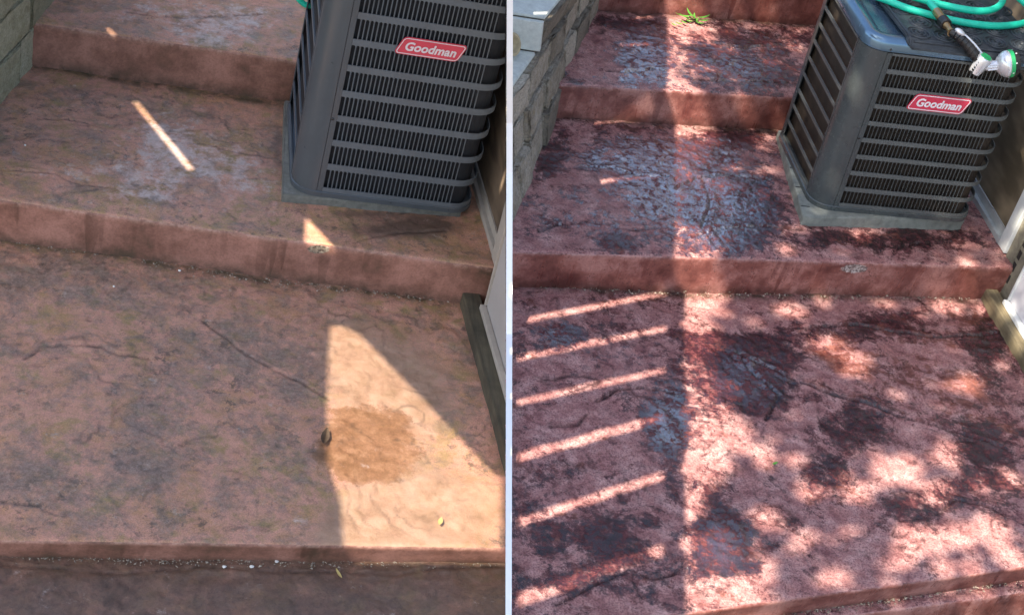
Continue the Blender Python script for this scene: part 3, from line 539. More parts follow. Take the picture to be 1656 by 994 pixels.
def make_ac(prm, S, label):
    R_ = rotv(prm['w']); o = np.array(prm['o']); W, D, H, r = prm['W'], prm['D'], prm['H'], prm['r']
    T = lambda u, v, w: tuple(o + R_ @ np.array([u, v, w])); P = math.pi; clip = 'L' if S == 'L' else None
    ac = thing('air_conditioner', o, label, 'air conditioner')
    body, rail, coil = M['ac' + S], M['rail' + S], M['coil' + S]
    # base pan and top cap
    mb = MB(); loft(mb, T, [(rounded(W, D, r, -.004), 0), (rounded(W, D, r, -.004), .020), (rounded(W, D, r, .004), .026)], True, True); mb.build('base_pan', body, ac, True, clip)
    # coil block inside
    mb = MB(); loft(mb, T, [(rounded(W, D, r, .024), .022), (rounded(W, D, r, .024), H - .05)], True, True); mb.build('coil', coil, ac, False, clip)
    # top: folded edge, rolled rim, sunken deck and fan guard
    mb = MB(); loft(mb, T, [(rounded(W, D, r, .002), H - .058), (rounded(W, D, r, -.002), H - .056), (rounded(W, D, r, -.003), H - .022), (rounded(W, D, r, .006), H - .006), (rounded(W, D, r, .022), H), (rounded(W, D, r, .05), H - .001), (rounded(W, D, r, .062), H - .010), (rounded(W, D, r, .075), H - .012)], False, True)
    mb.build('top_cap', M['topR'] if S == 'R' else body, ac, True, clip, angle=60)
    guard = MB()
    for rad in np.linspace(.05, min(W, D) / 2 - .1, 7): guard.tube([T(W / 2 + rad * math.cos(a), D / 2 + rad * math.sin(a), H - .009) for a in np.linspace(0, 2 * P, 41)], .0025, 5, False)
    guard.build('fan_guard', M['screw'], ac, True, clip)
    # corner post between the seam on the front and the edge on the side
    p_fl = arc((r, r), r, P, 1.5 * P, 10); post = [(0, r + .012)] + p_fl + [(r + .004, 0)]
    mb = MB(); strip(mb, T, post, .021, H - .059, .004); po = mb.build('corner_post', body, ac, True, clip); mesh_parent(po)
    p_bl = arc((r, D - r), r, P / 2, P, 8); mb = MB(); strip(mb, T, p_bl + [(0, D - r - .012)], .021, H - .059, .004); mb.build('corner_post', body, ac, True, clip)
    for (u, v, w, nu, nv) in ((r + .012, 0, .36, 0, -1), (0, r + .02, .30, -1, 0), (r + .012, 0, H - .045, 0, -1), (0, r + .006, H - .048, -1, 0), (0, .34, H - .048, -1, 0), (.12, 0, .012, 0, -1), (.40, 0, .012, 0, -1), (W - .1, 0, .012, 0, -1)):
        d = R_ @ np.array([nu, nv, 0.]); mb = MB(); mb.lathe(np.array(T(u, v, w)) - d * .002, d, [(0, .006), (.004, .006), (.006, .0035)], 10); mb.build('screw', M['screw'], ac, True, clip)
    # front louver sheet: margin frame, rails, fins
    a0, a1 = r + .006, W - r
    lo, hi = .030, H - .062; pitch = (hi - lo) / NROW; rb = pitch * .24
    front_r = [(a0, 0), (a1, 0)] + arc((W - r, r), r, -P / 2, 0, 8)[1:] + ([(W, D - r)] + arc((W - r, D - r), r, 0, P / 2, 6)[1:] + [(r, D)] if S == 'R' else [(W, r + .05)])
    mb = MB(); mb.box((a0, 0, lo - .006), (a0 + .022, .003, hi), T); mb.build('margin', body, ac, False, clip)
    for k in range(NROW + 1):
        w0 = lo + k * pitch - (rb * .5 if k else .006); w1 = lo + k * pitch + (rb * .5 if k < NROW else 0)
        mb = MB(); q_ = [(a0 + .0225, -.0008), (a1, -.0008)] + [(u, v) for u, v in front_r[2:]]
        strip(mb, T, q_, w0, w1, .004); mb.build('rail', rail, ac, False, clip)
    nf = 31; fp = (a1 - .01 - (a0 + .022)) / nf
    for k in range(NROW):
        w0 = lo + k * pitch + rb * .5; w1 = lo + (k + 1) * pitch - rb * .5; mb = MB()
        for i in range(1, nf + 1):
            u = a0 + .022 + i * fp; t = .0017
            mb.hexa([T(u - t, .0006, w0), T(u + t, .0006, w0), T(u + t + .004, .010, w0), T(u - t + .004, .010, w0), T(u - t, .0006, w1), T(u + t, .0006, w1), T(u + t + .004, .010, w1), T(u - t + .004, .010, w1)])
            # rounded slot head
            mb.add([T(u - t - fp * .0, .001, w1), T(u - fp * .34, .001, w1), T(u - t, .001, w1 - fp * .4)], [(0, 1, 2)]); mb.add([T(u + t, .001, w1), T(u + fp * .34, .001, w1), T(u + t, .001, w1 - fp * .4)], [(0, 2, 1)])
        tag(mb.build('louver_fins', body if S == 'R' else rail, ac, False, clip), kind='stuff')
    # side louvers
    s_r = [(0, D - r - .012), (0, r + .012)]
    for k in range(NROW + 1):
        w0 = lo + k * pitch - (rb * .36 if k else .006); w1 = lo + k * pitch + (rb * .36 if k < NROW else 0)
        mb = MB(); strip(mb, T, s_r, w0, w1, .006); mb.build('rail', rail, ac, False, clip)
    mb = MB(); mb.box((-.002, r + .010, .021), (.004, r + .020, H - .06), T); mb.build('margin', body, ac, False, clip)
    # badge
    bw, bh, sk, cr_ = .245, .074, .030, .016
    u0, w0 = prm['badge']; Tb = lambda x, y, d: T(u0 + x + sk * (y / bh - .5), -d, w0 + y)
    def badge_out(ins):
        c, s_ = cr_ - ins * .5, []
        for cx, cy, b0 in ((bw - cr_, cr_, -P / 2), (bw - cr_, bh - cr_, 0), (cr_, bh - cr_, P / 2), (cr_, cr_, P)): s_ += [(cx + (cr_ - ins) * math.cos(b0 + t), cy + (cr_ - ins) * math.sin(b0 + t)) for t in np.linspace(0, P / 2, 6)]
        return s_
    def plate(ins, d0, d1):
        b_ = badge_out(ins); mb = MB(); mb.add([Tb(x, y, d0) for x, y in b_] + [Tb(x, y, d1) for x, y in b_], [tuple(range(24)), tuple(range(24, 48))[::-1]] + [(i, 24 + i, 24 + (i + 1) % 24, (i + 1) % 24) for i in range(24)]); return mb
    red, wh = (M['red'], M['white']) if S == 'R' else (M['redL'], M['whiteL'])
    bd = plate(0, .002, .006).build('badge', red, ac, False, clip); mesh_parent(bd)
    brd = badge_out(.0035); brd2 = badge_out(.0065); mb = MB(); k = 24
    vv = [Tb(x, y, d) for d in (.0061, .0074) for s_ in (brd, brd2) for x, y in s_]
    mb.add(vv, [f for i in range(k) for j in [(i + 1) % k] for f in ((2 * k + i, 2 * k + j, 3 * k + j, 3 * k + i), (i, 2 * k + i, 2 * k + j, j), (k + i, k + j, 3 * k + j, 3 * k + i))]); mb.build('border', wh, bd)
    cu = bpy.data.curves.new('lettering', 'FONT'); cu.body = 'Goodman'; cu.size = .060; cu.shear = .22; cu.offset = .0016; cu.extrude = .0008; cu.align_x = 'CENTER'; cu.align_y = 'CENTER'; cu.space_character = 1.02
    to = bpy.data.objects.new('lettering', cu); COL.objects.link(to); dg = bpy.context.evaluated_depsgraph_get(); me = bpy.data.meshes.new_from_object(to.evaluated_get(dg)); bpy.data.objects.remove(to)
    xs = [v.co.x for v in me.vertices]; ys = [v.co.y for v in me.vertices]; cx, cy = (min(xs) + max(xs)) / 2, (min(ys) + max(ys)) / 2; sx = bw * .80 / (max(xs) - min(xs))
    for v in me.vertices: v.co = Vector(T(u0 + bw / 2 + (v.co.x - cx) * sx, -(.0072 + v.co.z), w0 + bh * .5 + (v.co.y - cy) * sx * 1.02))
    me.materials.clear(); me.materials.append(wh); lo_ = bpy.data.objects.new('lettering', me); COL.objects.link(lo_); adopt(lo_, bd)
    return T, R_, o
AR = dict(w=(-0.0051, -0.0339, 0.0082), o=(0.4107, 0.7859, 0.0419), W=.738, D=.635, H=.818, r=.088, badge=(.262, .520))
AL = dict(w=(0.0050, 0.0220, 0.0308), o=(-1.7732, 0.6704, -0.1267), W=.739, D=.7226, H=1.10, r=.093, badge=(.295, .685))
TR, RR, oR = make_ac(AR, 'R', 'grey louvered air conditioner with a black mat and green hose on top')
TL, RL, oL = make_ac(AL, 'L', 'dark blue-grey louvered air conditioner cut off at the top, nothing lying on it')
def make_pad(prm, S, corners, zt_, zbot, label):
    n = rotv(prm['w']) @ np.array([0, 0, 1.]); p = np.array(prm['o']) - n * .001
    BL, FL, FR = [at_plane(x, y, p, n) for x, y in corners]; BR = FR + BL - FL
    mb = MB(); dn = lambda a: np.array([a[0], a[1], zbot]); mb.hexa([dn(FL), dn(FR), dn(BR), dn(BL), FL, FR, BR, BL])
    o = mb.build('equipment_pad', M['pad' + S], None, True, 'L' if S == 'L' else None, bevel=.006, rough=.0012, angle=50)
    return tag(o, label, 'equipment pad'), FL, FR, BL
pdR, fl_, fr_, bl_ = make_pad(AR, 'R', [(1258, 211), (1299, 352), (1562, 352)], 0, -.02, 'pale grey concrete pad under the grey air conditioner with the mat')
mesh_parent(pdR)
for t in (.12, .33, .55, .76):                       # scored joints across the exposed left margin of the pad
    a = np.array(fl_) + (np.array(bl_) - np.array(fl_)) * t; u = RR @ np.array([1., 0, 0])
    mb = MB(); c = a + u * .002 + np.array([0, 0, .0006]); v = RR @ np.array([0, 1., 0]) * .0025
    mb.prism([c - v, c + u * .04 - v, c + u * .04 + v, c + v], (0, 0, .0012)); mb.build('joint_line', M['slot'], pdR)
make_pad(AL, 'L', [(459, 162), (456, 313), (746, 340)], 0, -.19, 'weathered grey-brown concrete pad under the dark blue-grey air conditioner')

# ------------------------------------------------------------------ house walls, doors and sills on the right of each flight
def house(S, p):
    clip = 'L' if S == 'L' else None
    z1, z2 = p['z1'], p['z2']; ply, trm, dr_, bm_ = p['m']
    A, B = at(*p['rf'][0], z2), at(*p['rf'][1], z2); d = (A - B); d[2] = 0; d /= np.linalg.norm(d); nrm = np.array([-d[1], d[0], 0.]);
    if nrm[0] > 0: nrm = -nrm                              # nrm points at the steps (-x)
    out = -nrm; up = np.array([0, 0, 1.])
    hw = thing('house_wall', B, p['lw'], 'house wall')
    Q = lambda along, outw, z: B + d * along + out * outw + up * (z - B[2])
    def slab(a0, a1, o0, o1, z0, z1_): 
        mb = MB(); mb.hexa([Q(a0, o0, z0), Q(a0, o1, z0), Q(a1, o1, z0), Q(a1, o0, z0), Q(a0, o0, z1_), Q(a0, o1, z1_), Q(a1, o1, z1_), Q(a1, o0, z1_)]); return mb
    # plywood sheets with a groove between them
    slab(.02, .66, .028, .06, z2 - .1, 2.6).build('siding_panel', ply, hw, False, clip); slab(.664, 1.3, .028, .06, z2 - .1, 2.6).build('siding_panel', ply, hw, False, clip); slab(1.304, 3.2, .028, .06, z2 - .1, 2.6).build('siding_panel', ply, hw, False, clip)
    slab(.018, 1.6, .004, .027, z2 - .08, z2 + .022).build('base_flashing', M['alu'] if S == 'R' else M['trimL'], hw, False, clip, bevel=.003)
    slab(.018, 1.6, .0205, .0275, z2 + .023, z2 + .062).build('flashing_leg', M['alu'] if S == 'R' else M['trimL'], hw, False, clip)
    slab(-.055, .017, -.004, .06, z2 + .004, 2.6).build('corner_trim', trm, hw, False, clip, bevel=.004)
    slab(-.125, -.057, .012, .06, z1 - .1, 2.6).build('corner_board', M['chan'], hw, False, clip)
    # slotted channel down the near edge
    ch = slab(-.30, -.127, .014, .05, z1 - .05, 2.6).build('edge_channel', M['chan'], hw, False, clip, bevel=.003); mesh_parent(ch)
    for i in range(7):
        slab(-.158, -.134, .0115, .0145, z1 + .10 + i * .062, z1 + .14 + i * .062).build('slot', M['slot'], ch, False, clip)
    # sill timber along the lower step
    a, b_ = at(*p['rb'][0], z1), at(*p['rb'][1], z1); e_ = (b_ - a); e_ /= np.linalg.norm(e_); oo = np.array([-e_[1], e_[0], 0.]);
    if oo[0] < 0: oo = -oo
    a2 = a - e_ * .0; b2 = a + e_ * 3.0; w = p['bw']; zt_ = z1 + .055
    mb = MB(); mb.hexa([q_ + up * (z1 - .05 - q_[2]) for q_ in (a2, b2, b2 + oo * w, a2 + oo * w)] + [q_ + up * (zt_ - q_[2]) for q_ in (a2 + oo * .004, b2 + oo * .004, b2 + oo * w, a2 + oo * w)])
    tag(mb.build('sill_timber', bm_, None, True, clip, bevel=.006, rough=.001), p['lb'], 'timber')
    # pale panel door standing on the sill
    dd = thing('panel_door', a2 + oo * w, p['ld'], 'door'); K = lambda s, o_, z: a + e_ * s + oo * o_ + up * (z - a[2])
    def dslab(s0, s1, o0, o1, z0, zz): 
        mb = MB(); mb.hexa([K(s0, o0, z0), K(s1, o0, z0), K(s1, o1, z0), K(s0, o1, z0), K(s0, o0, zz), K(s1, o0, zz), K(s1, o1, zz), K(s0, o1, zz)]); return mb
    dslab(.112, 1.2, w + .004, w + .04, zt_ + .004, 2.2).build('panel', dr_, dd, False, clip)
    dslab(.1, 1.2, w - .022, w + .003, zt_ + .001, zt_ + .022).build('bottom_rail', trm, dd, False, clip, bevel=.004)
    dslab(.1, .111, w - .006, w + .04, zt_ + .024, 2.2).build('edge_strip', trm, dd, False, clip, bevel=.002)
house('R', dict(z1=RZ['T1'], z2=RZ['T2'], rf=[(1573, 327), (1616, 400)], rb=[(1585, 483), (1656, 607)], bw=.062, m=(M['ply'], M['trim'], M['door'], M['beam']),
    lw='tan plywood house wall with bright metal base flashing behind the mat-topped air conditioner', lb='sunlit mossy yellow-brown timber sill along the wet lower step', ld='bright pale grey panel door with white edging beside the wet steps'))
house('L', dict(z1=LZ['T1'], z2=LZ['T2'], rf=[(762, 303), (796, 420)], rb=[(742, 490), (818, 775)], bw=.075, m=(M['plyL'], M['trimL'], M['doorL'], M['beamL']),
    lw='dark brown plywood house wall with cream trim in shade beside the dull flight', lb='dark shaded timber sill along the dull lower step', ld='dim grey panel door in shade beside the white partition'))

# ------------------------------------------------------------------ mat, hose and nozzle on the air conditioner
HR = AR['H']
zax, yax, xax = RR @ np.array([0, 0, 1.]), RR @ np.array([0, 1., 0]), RR @ np.array([1., 0, 0])
atw = lambda px, py, w: at_plane(px, py, TR(0, 0, w), zax)
atv = lambda px, py, v: at_plane(px, py, TR(0, v, 0), yax)
loc_ = lambda p: RR.T @ (np.asarray(p) - oR)
mt = HR + .001; c_fl = loc_(atw(1464, 74, mt)); c_bl = loc_(atw(1406, 0, mt)); sl = (c_bl[0] - c_fl[0]) / (c_bl[1] - c_fl[1])
def mat_pt(u, v, w):                              # mat rests on the rim, its front edge droops over
    ov = max(0.0, .012 - v); return TR(u, v if v > .012 else .012 - ov * .55, w - ov * .85)
ue = c_fl[0]; mw, v0, v1 = .60, -.030, .56
mtt = thing('rubber_mat', TR(ue, .1, mt), 'black rubber doormat with embossed rings lying on the air conditioner', 'doormat')
mb = MB(); nu, nv = 24, 28; th = .009; vs_, fs = [], []
for lay in (0, 1):
    for j in range(nv + 1):
        v = v0 + (v1 - v0) * (j / nv) ** 1.4
        for i in range(nu + 1):
            u = ue + .02 + sl * (v - .0) * .8 + mw * i / nu
            cut = 0.05 if (i == 0 and j < 3) else 0
            vs_.append(mat_pt(u + cut * (1 - j / 3) * .6, v, mt + .002 + lay * th + .002 * math.sin(9 * u + 7 * v)))
K_ = (nu + 1) * (nv + 1); ix = lambda l, j, i: l * K_ + j * (nu + 1) + i
for j in range(nv):
    for i in range(nu): fs += [(ix(1, j, i), ix(1, j, i + 1), ix(1, j + 1, i + 1), ix(1, j + 1, i)), (ix(0, j, i), ix(0, j + 1, i), ix(0, j + 1, i + 1), ix(0, j, i + 1))]
for i in range(nu): fs += [(ix(0, 0, i), ix(0, 0, i + 1), ix(1, 0, i + 1), ix(1, 0, i)), (ix(0, nv, i), ix(1, nv, i), ix(1, nv, i + 1), ix(0, nv, i + 1))]
for j in range(nv): fs += [(ix(0, j, 0), ix(1, j, 0), ix(1, j + 1, 0), ix(0, j + 1, 0)), (ix(0, j, nu), ix(0, j + 1, nu), ix(1, j + 1, nu), ix(1, j, nu))]
mb.add(vs_, fs); mb.build('sheet', M['rubber'], mtt, True)
for j in range(4):
    for i in range(5):
        v = .055 + j * .105; u = ue + .085 + sl * v * .8 + i * .112 + (.05 if j % 2 else 0); zz = mt + th + .0035
        for rad in (.047, .030, .013):
            mb = MB(); mb.tube([TR(u + rad * math.cos(a), v + rad * math.sin(a), zz + .002 * math.sin(9 * u + 7 * v)) for a in np.linspace(0, 2 * math.pi, 25)], .0042 if rad > .02 else .006, 6, False); mb.build('ring', M['rubber'], mtt, True)
mb = MB(); mb.tube([mat_pt(ue + .035 + sl * max(v, 0) * .8, v, mt + th + .003) for v in np.linspace(-.024, .5, 22)], .006, 6); mb.build('edge_bead', M['rubber'], mtt, True)
mb = MB(); mb.tube([mat_pt(ue + .05 + .53 * t, -.004, mt + th + .003) for t in np.linspace(0, 1, 16)], .006, 6); mb.build('edge_bead', M['rubber'], mtt, True)

def smooth_path(pts, n=6):
    pts = [np.asarray(p, float) for p in pts]; out = []
    P_ = [2 * pts[0] - pts[1]] + pts + [2 * pts[-1] - pts[-2]]
    for i in range(1, len(P_) - 2):
        for t in np.linspace(0, 1, n, endpoint=False):
            a, b, c, d = P_[i - 1:i + 3]; out.append(.5 * ((2 * b) + (-a + c) * t + (2 * a - 5 * b + 4 * c - d) * t * t + (-a + 3 * b - 3 * c + d) * t ** 3))
    return out + [pts[-1]]
hr = .0148; hw_ = mt + .014 + hr
B = lambda lst, dw=0.0: [atw(x, y, hw_ + dw) for x, y in lst]
# one continuous hose: nozzle end, up and round the back, lower strand, right bend, upper loop
path = B([(1519, 26), (1508, 12), (1494, -4), (1470, -24)], .030) + B([(1430, -34)], .02) + B([(1395, -30), (1400, -12), (1432, 1), (1462, 13), (1492, 22), (1540, 34), (1581, 41), (1621, 43), (1660, 37), (1690, 20), (1690, -10), (1650, -34)]) \
    + B([(1600, -36), (1618, -14), (1620, 4), (1606, 16), (1580, 19), (1541, 13), (1500, 3), (1450, -16)], .031) + B([(1470, -44), (1560, -52), (1620, -24), (1645, -4), (1664, 12), (1690, 30)], .055) + B([(1760, 40), (1800, 60)], 0)
gh = MB(); gh.tube(smooth_path(path), hr, 14)
tag(gh.build('garden_hose', M['hose'], None, True, angle=70), 'mint green garden hose coiled on the black mat', 'hose')

nz = thing('hose_nozzle', atw(1536, 50, hw_), 'silver and black spray nozzle with green dial hanging over the mat edge', 'hose nozzle')
p0, p1 = atw(1513, 19, hw_ + .03), atw(1538, 54, hw_ + .022); ax = p1 - p0; L0 = np.linalg.norm(ax)
mb = MB(); mb.lathe(p0, ax, [(0, .0165), (.006, .018), (L0 * .34, .018), (L0 * .35, .0155), (L0 * .42, .0155)], 20); mb.build('brass_coupling', M['brass'], nz, True)
mb = MB(); mb.lathe(p0 + ax * .40, ax, [(0, .021), (.003, .024), (L0 * .24, .025), (L0 * .26, .022)], 12); mb.build('collar', M['black'], nz, False)
mb = MB(); mb.lathe(p0 + ax * .66, ax, [(0, .016), (L0 * .1, .012), (L0 * .24, .012), (L0 * .34, .018)], 18); mb.build('brass_neck', M['brass'], nz, True)
p2 = atv(1586, 106, -.052)
mid_ = (p1 + p2) / 2 + zax * .016
hp = smooth_path([p1 - ax * .05, p1 * .6 + mid_ * .4 + zax * .006, mid_, p2 * .55 + mid_ * .45 + zax * .004, p2], 8); nh = len(hp)
mb = MB(); mb.tube(hp, [.017 + .0055 * math.sin(math.pi * i / nh) for i in range(nh)], 14); gr_ = mb.build('grip', M['black'], nz, True); mesh_parent(gr_)
for i in range(5, nh - 4, 3):
    mb = MB(); t = (hp[i + 1] - hp[i - 1]); mb.lathe(hp[i], t, [(-.003, .020), (0, .0252), (.003, .020)], 14); mb.build('rib', M['black'], gr_, True)
lv = [p + zax * .013 + xax * .020 - yax * .012 for p in hp[2:]]
mb = MB(); mb.tube(lv, [.0048] * len(lv), 8); mb.build('lever', M['silver'], nz, True)
mb = MB(); c_ = hp[7] + zax * .020 - yax * .008; mb.lathe(c_ - xax * 0, hp[9] - hp[6], [(-.022, .003), (-.014, .010), (0, .013), (.014, .010), (.022, .003)], 14); mb.build('emblem_plate', M['silver'], nz, True)
# valve barrel with green dial, then the spray head
b0, b1 = atv(1574, 119, -.052), atv(1594, 93, -.060); bx_ = b1 - b0; bl__ = np.linalg.norm(bx_)
mb = MB(); mb.lathe(b0, bx_, [(0, .014), (.004, .024), (bl__ * .5, .029), (bl__ * .96, .031), (bl__, .029)], 26); mb.build('valve_barrel', M['silver'], nz, True)
mb = MB(); mb.lathe(b1 - bx_ / bl__ * .001, bx_, [(0, .0235), (.004, .0235), (.005, .021)], 26); mb.build('dial', M['green'], nz, True, angle=30)
for i in range(5):
    c_ = b0 + bx_ * (.12 + .15 * i) - xax * .021 - yax * .012; mb = MB(); mb.box((-.004, -.006, -.004), (.004, .006, .004), lambda x, y, z: tuple(c_ + xax * x + yax * y + zax * z)); mb.build('grip_notch', M['black'], nz)
h0, h1 = atv(1592, 108, -.056), atv(1632, 104, -.062); hx = h1 - h0; hx /= np.linalg.norm(hx)
mb = MB(); mb.lathe(h0, hx, [(0, .019), (.045, .019), (.050, .030), (.062, .044), (.078, .053), (.090, .054), (.094, .052)], 30); mb.build('spray_head', M['silver'], nz, True)
for k in range(3):
    mb = MB(); c_ = h0 + zax * (.012 - .011 * k) - yax * .017; mb.tube([c_ + hx * .01, c_ + hx * .055], .0035, 6); mb.build('head_rib', M['silver'], nz, True)
mb = MB(); mb.lathe(h0, hx, [(.0935, .0535), (.095, .055), (.107, .055), (.109, .053)], 30); mb.build('selector_ring', M['green'], nz, True, angle=30)
mb = MB(); mb.lathe(h0, hx, [(.1085, .050), (.112, .052), (.128, .049), (.131, .044)], 16); mb.build('tip', M['black'], nz, False)
for k in range(5):
    a = math.radians(-150 + 45 * k); rd = yax * math.sin(a) + zax * math.cos(a); c_ = h0 + hx * .101 + rd * .0552; mb = MB()
    mb.box((-.003, -.0025, 0), (.003, .0025, .0006), lambda x, y, z: tuple(c_ + hx * x + np.cross(hx, rd) * y + rd * z)); mb.build('mark', M['white'], nz)

# a strand of hose hanging behind the other unit
zl = RL @ np.array([0, 0, 1.]); n_ = RL @ np.array([0, 1., 0]); pl_ = TL(0, AL['D'] - .06, 0)
pts = [at_plane(x, y, pl_, n_) for x, y in ((560, -60), (520, -45), (485, -22), (480, -6), (487, 4), (499, 10), (515, 8), (540, -4))]
mb = MB(); mb.tube(smooth_path(pts), .0125, 12); tag(mb.build('garden_hose', M['hose'], None, True, angle=70), 'short loop of green hose peeking out behind the dark air conditioner', 'hose')

# ------------------------------------------------------------------ small things
ax_ = np.array([.62, -.62, .48]); ax_ /= np.linalg.norm(ax_); rc_ = at(829, 72, .525); pot = MB(); pt0 = rc_ - ax_ * .10
pot.lathe(pt0, ax_, [(0, .026), (.01, .032), (.075, .040), (.085, .047), (.100, .047), (.101, .037), (.08, .033), (.02, .024)], 28)
tag(pot.build('clay_pot', M['pot'], None, True, 'R', angle=35), 'tan clay pot lying on its side on the lower wall cap', 'pot')

def leaf_mesh(name, c, length, width, ang, mat, curl=.3, tilt=0.2):
    mb = MB(); n = 6; vs_, fs = [], []
    for i in range(n + 1):
        t = i / n; w = width * math.sin(math.pi * min(.999, t * .93 + .05)) ** .8 * .5; z = curl * length * (t - .5) ** 2 + .004
        for s in (-1, 0, 1): vs_.append((c[0] + math.cos(ang) * (t - .5) * length - math.sin(ang) * s * w, c[1] + math.sin(ang) * (t - .5) * length + math.cos(ang) * s * w, c[2] + z + abs(s) * w * tilt))
    for i in range(n):
        for s in range(2): fs.append((i * 3 + s, i * 3 + s + 1, i * 3 + 4 + s, i * 3 + 3 + s))
    mb.add(vs_, fs); return mb.build(name, mat, None, True)
tag(leaf_mesh('fallen_leaf', at(712, 844, LZ['T1'] + .003), .036, .016, 1.3, M['dryleaf']), 'small yellow leaf lying in the sun patch near the front edge', 'leaf')
tag(leaf_mesh('fallen_leaf', at(525, 711, LZ['T1'] + .003), .085, .030, 1.4, M['brownleaf'], .8, .9), 'curled dark brown leaf at the left edge of the sun patch', 'leaf')
tag(leaf_mesh('fallen_leaf', at(548, 928, LZ['T0'] + .003), .045, .010, 2.0, M['dryleaf']), 'thin straw-coloured leaf below the front edge of the dull flight', 'leaf')
tag(leaf_mesh('fallen_leaf', at(1253, 751, RZ['T1'] + .004), .028, .010, .6, M['weed']), 'tiny bright green leaf on the wet lower step', 'leaf')
sp = thing('weed_sprig', at(1118, 38, RZ['T3']), 'bright green weed sprig growing at the foot of the top riser', 'weed')
for k in range(9):
    a = math.radians(-20 + 25 * k); c0 = at(1118, 40, RZ['T3']) ; L_ = .05 + .02 * (k % 3)
    o = leaf_mesh('leaflet', c0 + np.array([math.cos(a) * L_ * .6, math.sin(a) * L_ * .35, .012 + .01 * (k % 3)]), L_, .014, a, M['weed'], .5); adopt(o, sp)
for k in range(5):
    o = leaf_mesh('leaflet', at(1120 - 8 * k, 34 + k * 2, RZ['T3'] + .012), .035, .012, 2.4 + .5 * (k % 2), M['weed'], .5); adopt(o, sp)

def stone(c, r, mat, seed):
    rr = random.Random(seed); bm = bmesh.new(); bmesh.ops.create_icosphere(bm, subdivisions=1, radius=r)
    for v in bm.verts: v.co = Vector((v.co.x * rr.uniform(.7, 1.3), v.co.y * rr.uniform(.7, 1.2), v.co.z * rr.uniform(.5, .8))) + Vector(c) + Vector((0, 0, r * .45))
    me = bpy.data.meshes.new('pebble'); bm.to_mesh(me); bm.free(); me.materials.append(mat); o = bpy.data.objects.new('pebble', me); COL.objects.link(o); return o
for (x, y, z, r, lb) in ((290, 438, LZ['T1'], .0065, 'white pebble lying just below the middle riser of the dull flight'), (40, 235, LZ['T2'], .005, 'small white pebble near the mossy wall on the middle step'),
                         (407, 916, LZ['T0'], .008, 'white pebble under the front edge of the dull flight, the whiter one'), (363, 916, LZ['T0'], .007, 'pale grey pebble under the front edge of the dull flight'), (448, 908, LZ['T0'], .007, 'round pebble in the joint under the front edge'),
                         (184, 463, LZ['T1'], .005, 'tiny pale pebble on the dark part of the dull lower step')):
    tag(stone(at(x, y, z + .002), r, M['pebble'], x), lb, 'pebble')
def grit_strip(name, pts, zs, n, mat, label, spread, seed, clip):
    rr = random.Random(seed); mb = MB()
    for i in range(n):
        t = rr.random() * (len(pts) - 1); k = int(t); f = t - k; p = np.array(pts[k]) * (1 - f) + np.array(pts[k + 1]) * f
        c = at(p[0] + rr.uniform(-6, 6), p[1] + rr.gauss(0, spread), zs); r = rr.uniform(.0015, .0055) * (1.6 if rr.random() < .06 else 1)
        a = [c + r * np.array([rr.uniform(-1.2, 1.2), rr.uniform(-1.2, 1.2), rr.uniform(0, .3)]) for _ in range(3)] + [c + np.array([0, 0, r])]
        mb.add(a, [(0, 1, 2), (0, 3, 1), (1, 3, 2), (2, 3, 0)])
    tag(mb.build(name, mat, None, False, clip), label, 'grit', kind='stuff')
grit_strip('grit', [(0, 897), (200, 903), (414, 909), (818, 911)], LZ['T0'] + .002, 700, M['grit'], 'loose grit in the joint under the dull flight front edge', 4, 5, 'L')
grit_strip('grit', [(0, 388), (207, 418), (414, 452), (560, 470), (765, 489)], LZ['T1'] + .002, 420, M['grit'], 'loose grit along the foot of the middle riser, dull flight', 3, 6, 'L')
grit_strip('grit', [(1236, 991), (1340, 981), (1441, 968), (1656, 939)], RZ['T0'] + .002, 900, M['grit'], 'broken mortar grit under the wet flight front edge', 4, 7, 'R')
grit_strip('grit', [(828, 461), (1100, 476), (1339, 481), (1600, 484)], RZ['T1'] + .002, 420, M['grit'], 'grit along the foot of the wet middle riser', 2.5, 8, 'R')

# ------------------------------------------------------------------ what shades the place: slatted deck, added shadow sheet, tree
ZC = 3.5
def up_to(p, z=ZC): p = np.asarray(p, float); return p + SUN * ((z - p[2]) / SUN[2])
dk = thing('overhead_deck', (-3.0, -1.0, ZC), 'brown slatted timber deck overhead shading the left of the wet flight', 'deck')
stripes = [(RZ['T3'], (972, 31), (1060, 28), 4), (RZ['T3'], (952, 77), (1040, 73), 6), (RZ['T2'], (942, 201), (1008, 197), 4), (RZ['T2'], (905, 303), (1022, 290), 9), (RZ['T1'], (880, 513), (1065, 475), 11), (RZ['T1'], (860, 575), (1065, 533), 11),
           (RZ['T1'], (872, 643), (1045, 605), 10), (RZ['T1'], (828, 741), (995, 697), 15), (RZ['T1'], (828, 846), (1030, 782), 14), (RZ['T1'], (828, 972), (1035, 902), 20)]
gaps = []
for z, p, q_, wpx in stripes:
    P_, Q_ = up_to(at(*p, z)), up_to(at(*q_, z)); s_ = (Q_[1] - P_[1]) / (Q_[0] - P_[0]); m_ = (P_ + Q_) / 2
    wd = wpx * .0023 + .005
    gaps.append((m_[0], m_[1], s_, wd))
e1, e2 = up_to(at(1104, 480, RZ['T1'])), up_to(at(1106, 985, RZ['T1'])); sx_ = (e1[0] - e2[0]) / (e1[1] - e2[1]); xe = lambda y: e2[0] + sx_ * (y - e2[1])
xa = -3.7
gaps.sort(key=lambda g_: -(g_[1]))
yl = lambda g_, x, off: g_[1] + g_[2] * (x - g_[0]) + off
def edge_pt(g_, off):      # where the gap line meets the right-hand deck edge
    y = g_[1]
    for _ in range(20): y = yl(g_, xe(y), off)
    return np.array([xe(y), y, ZC])
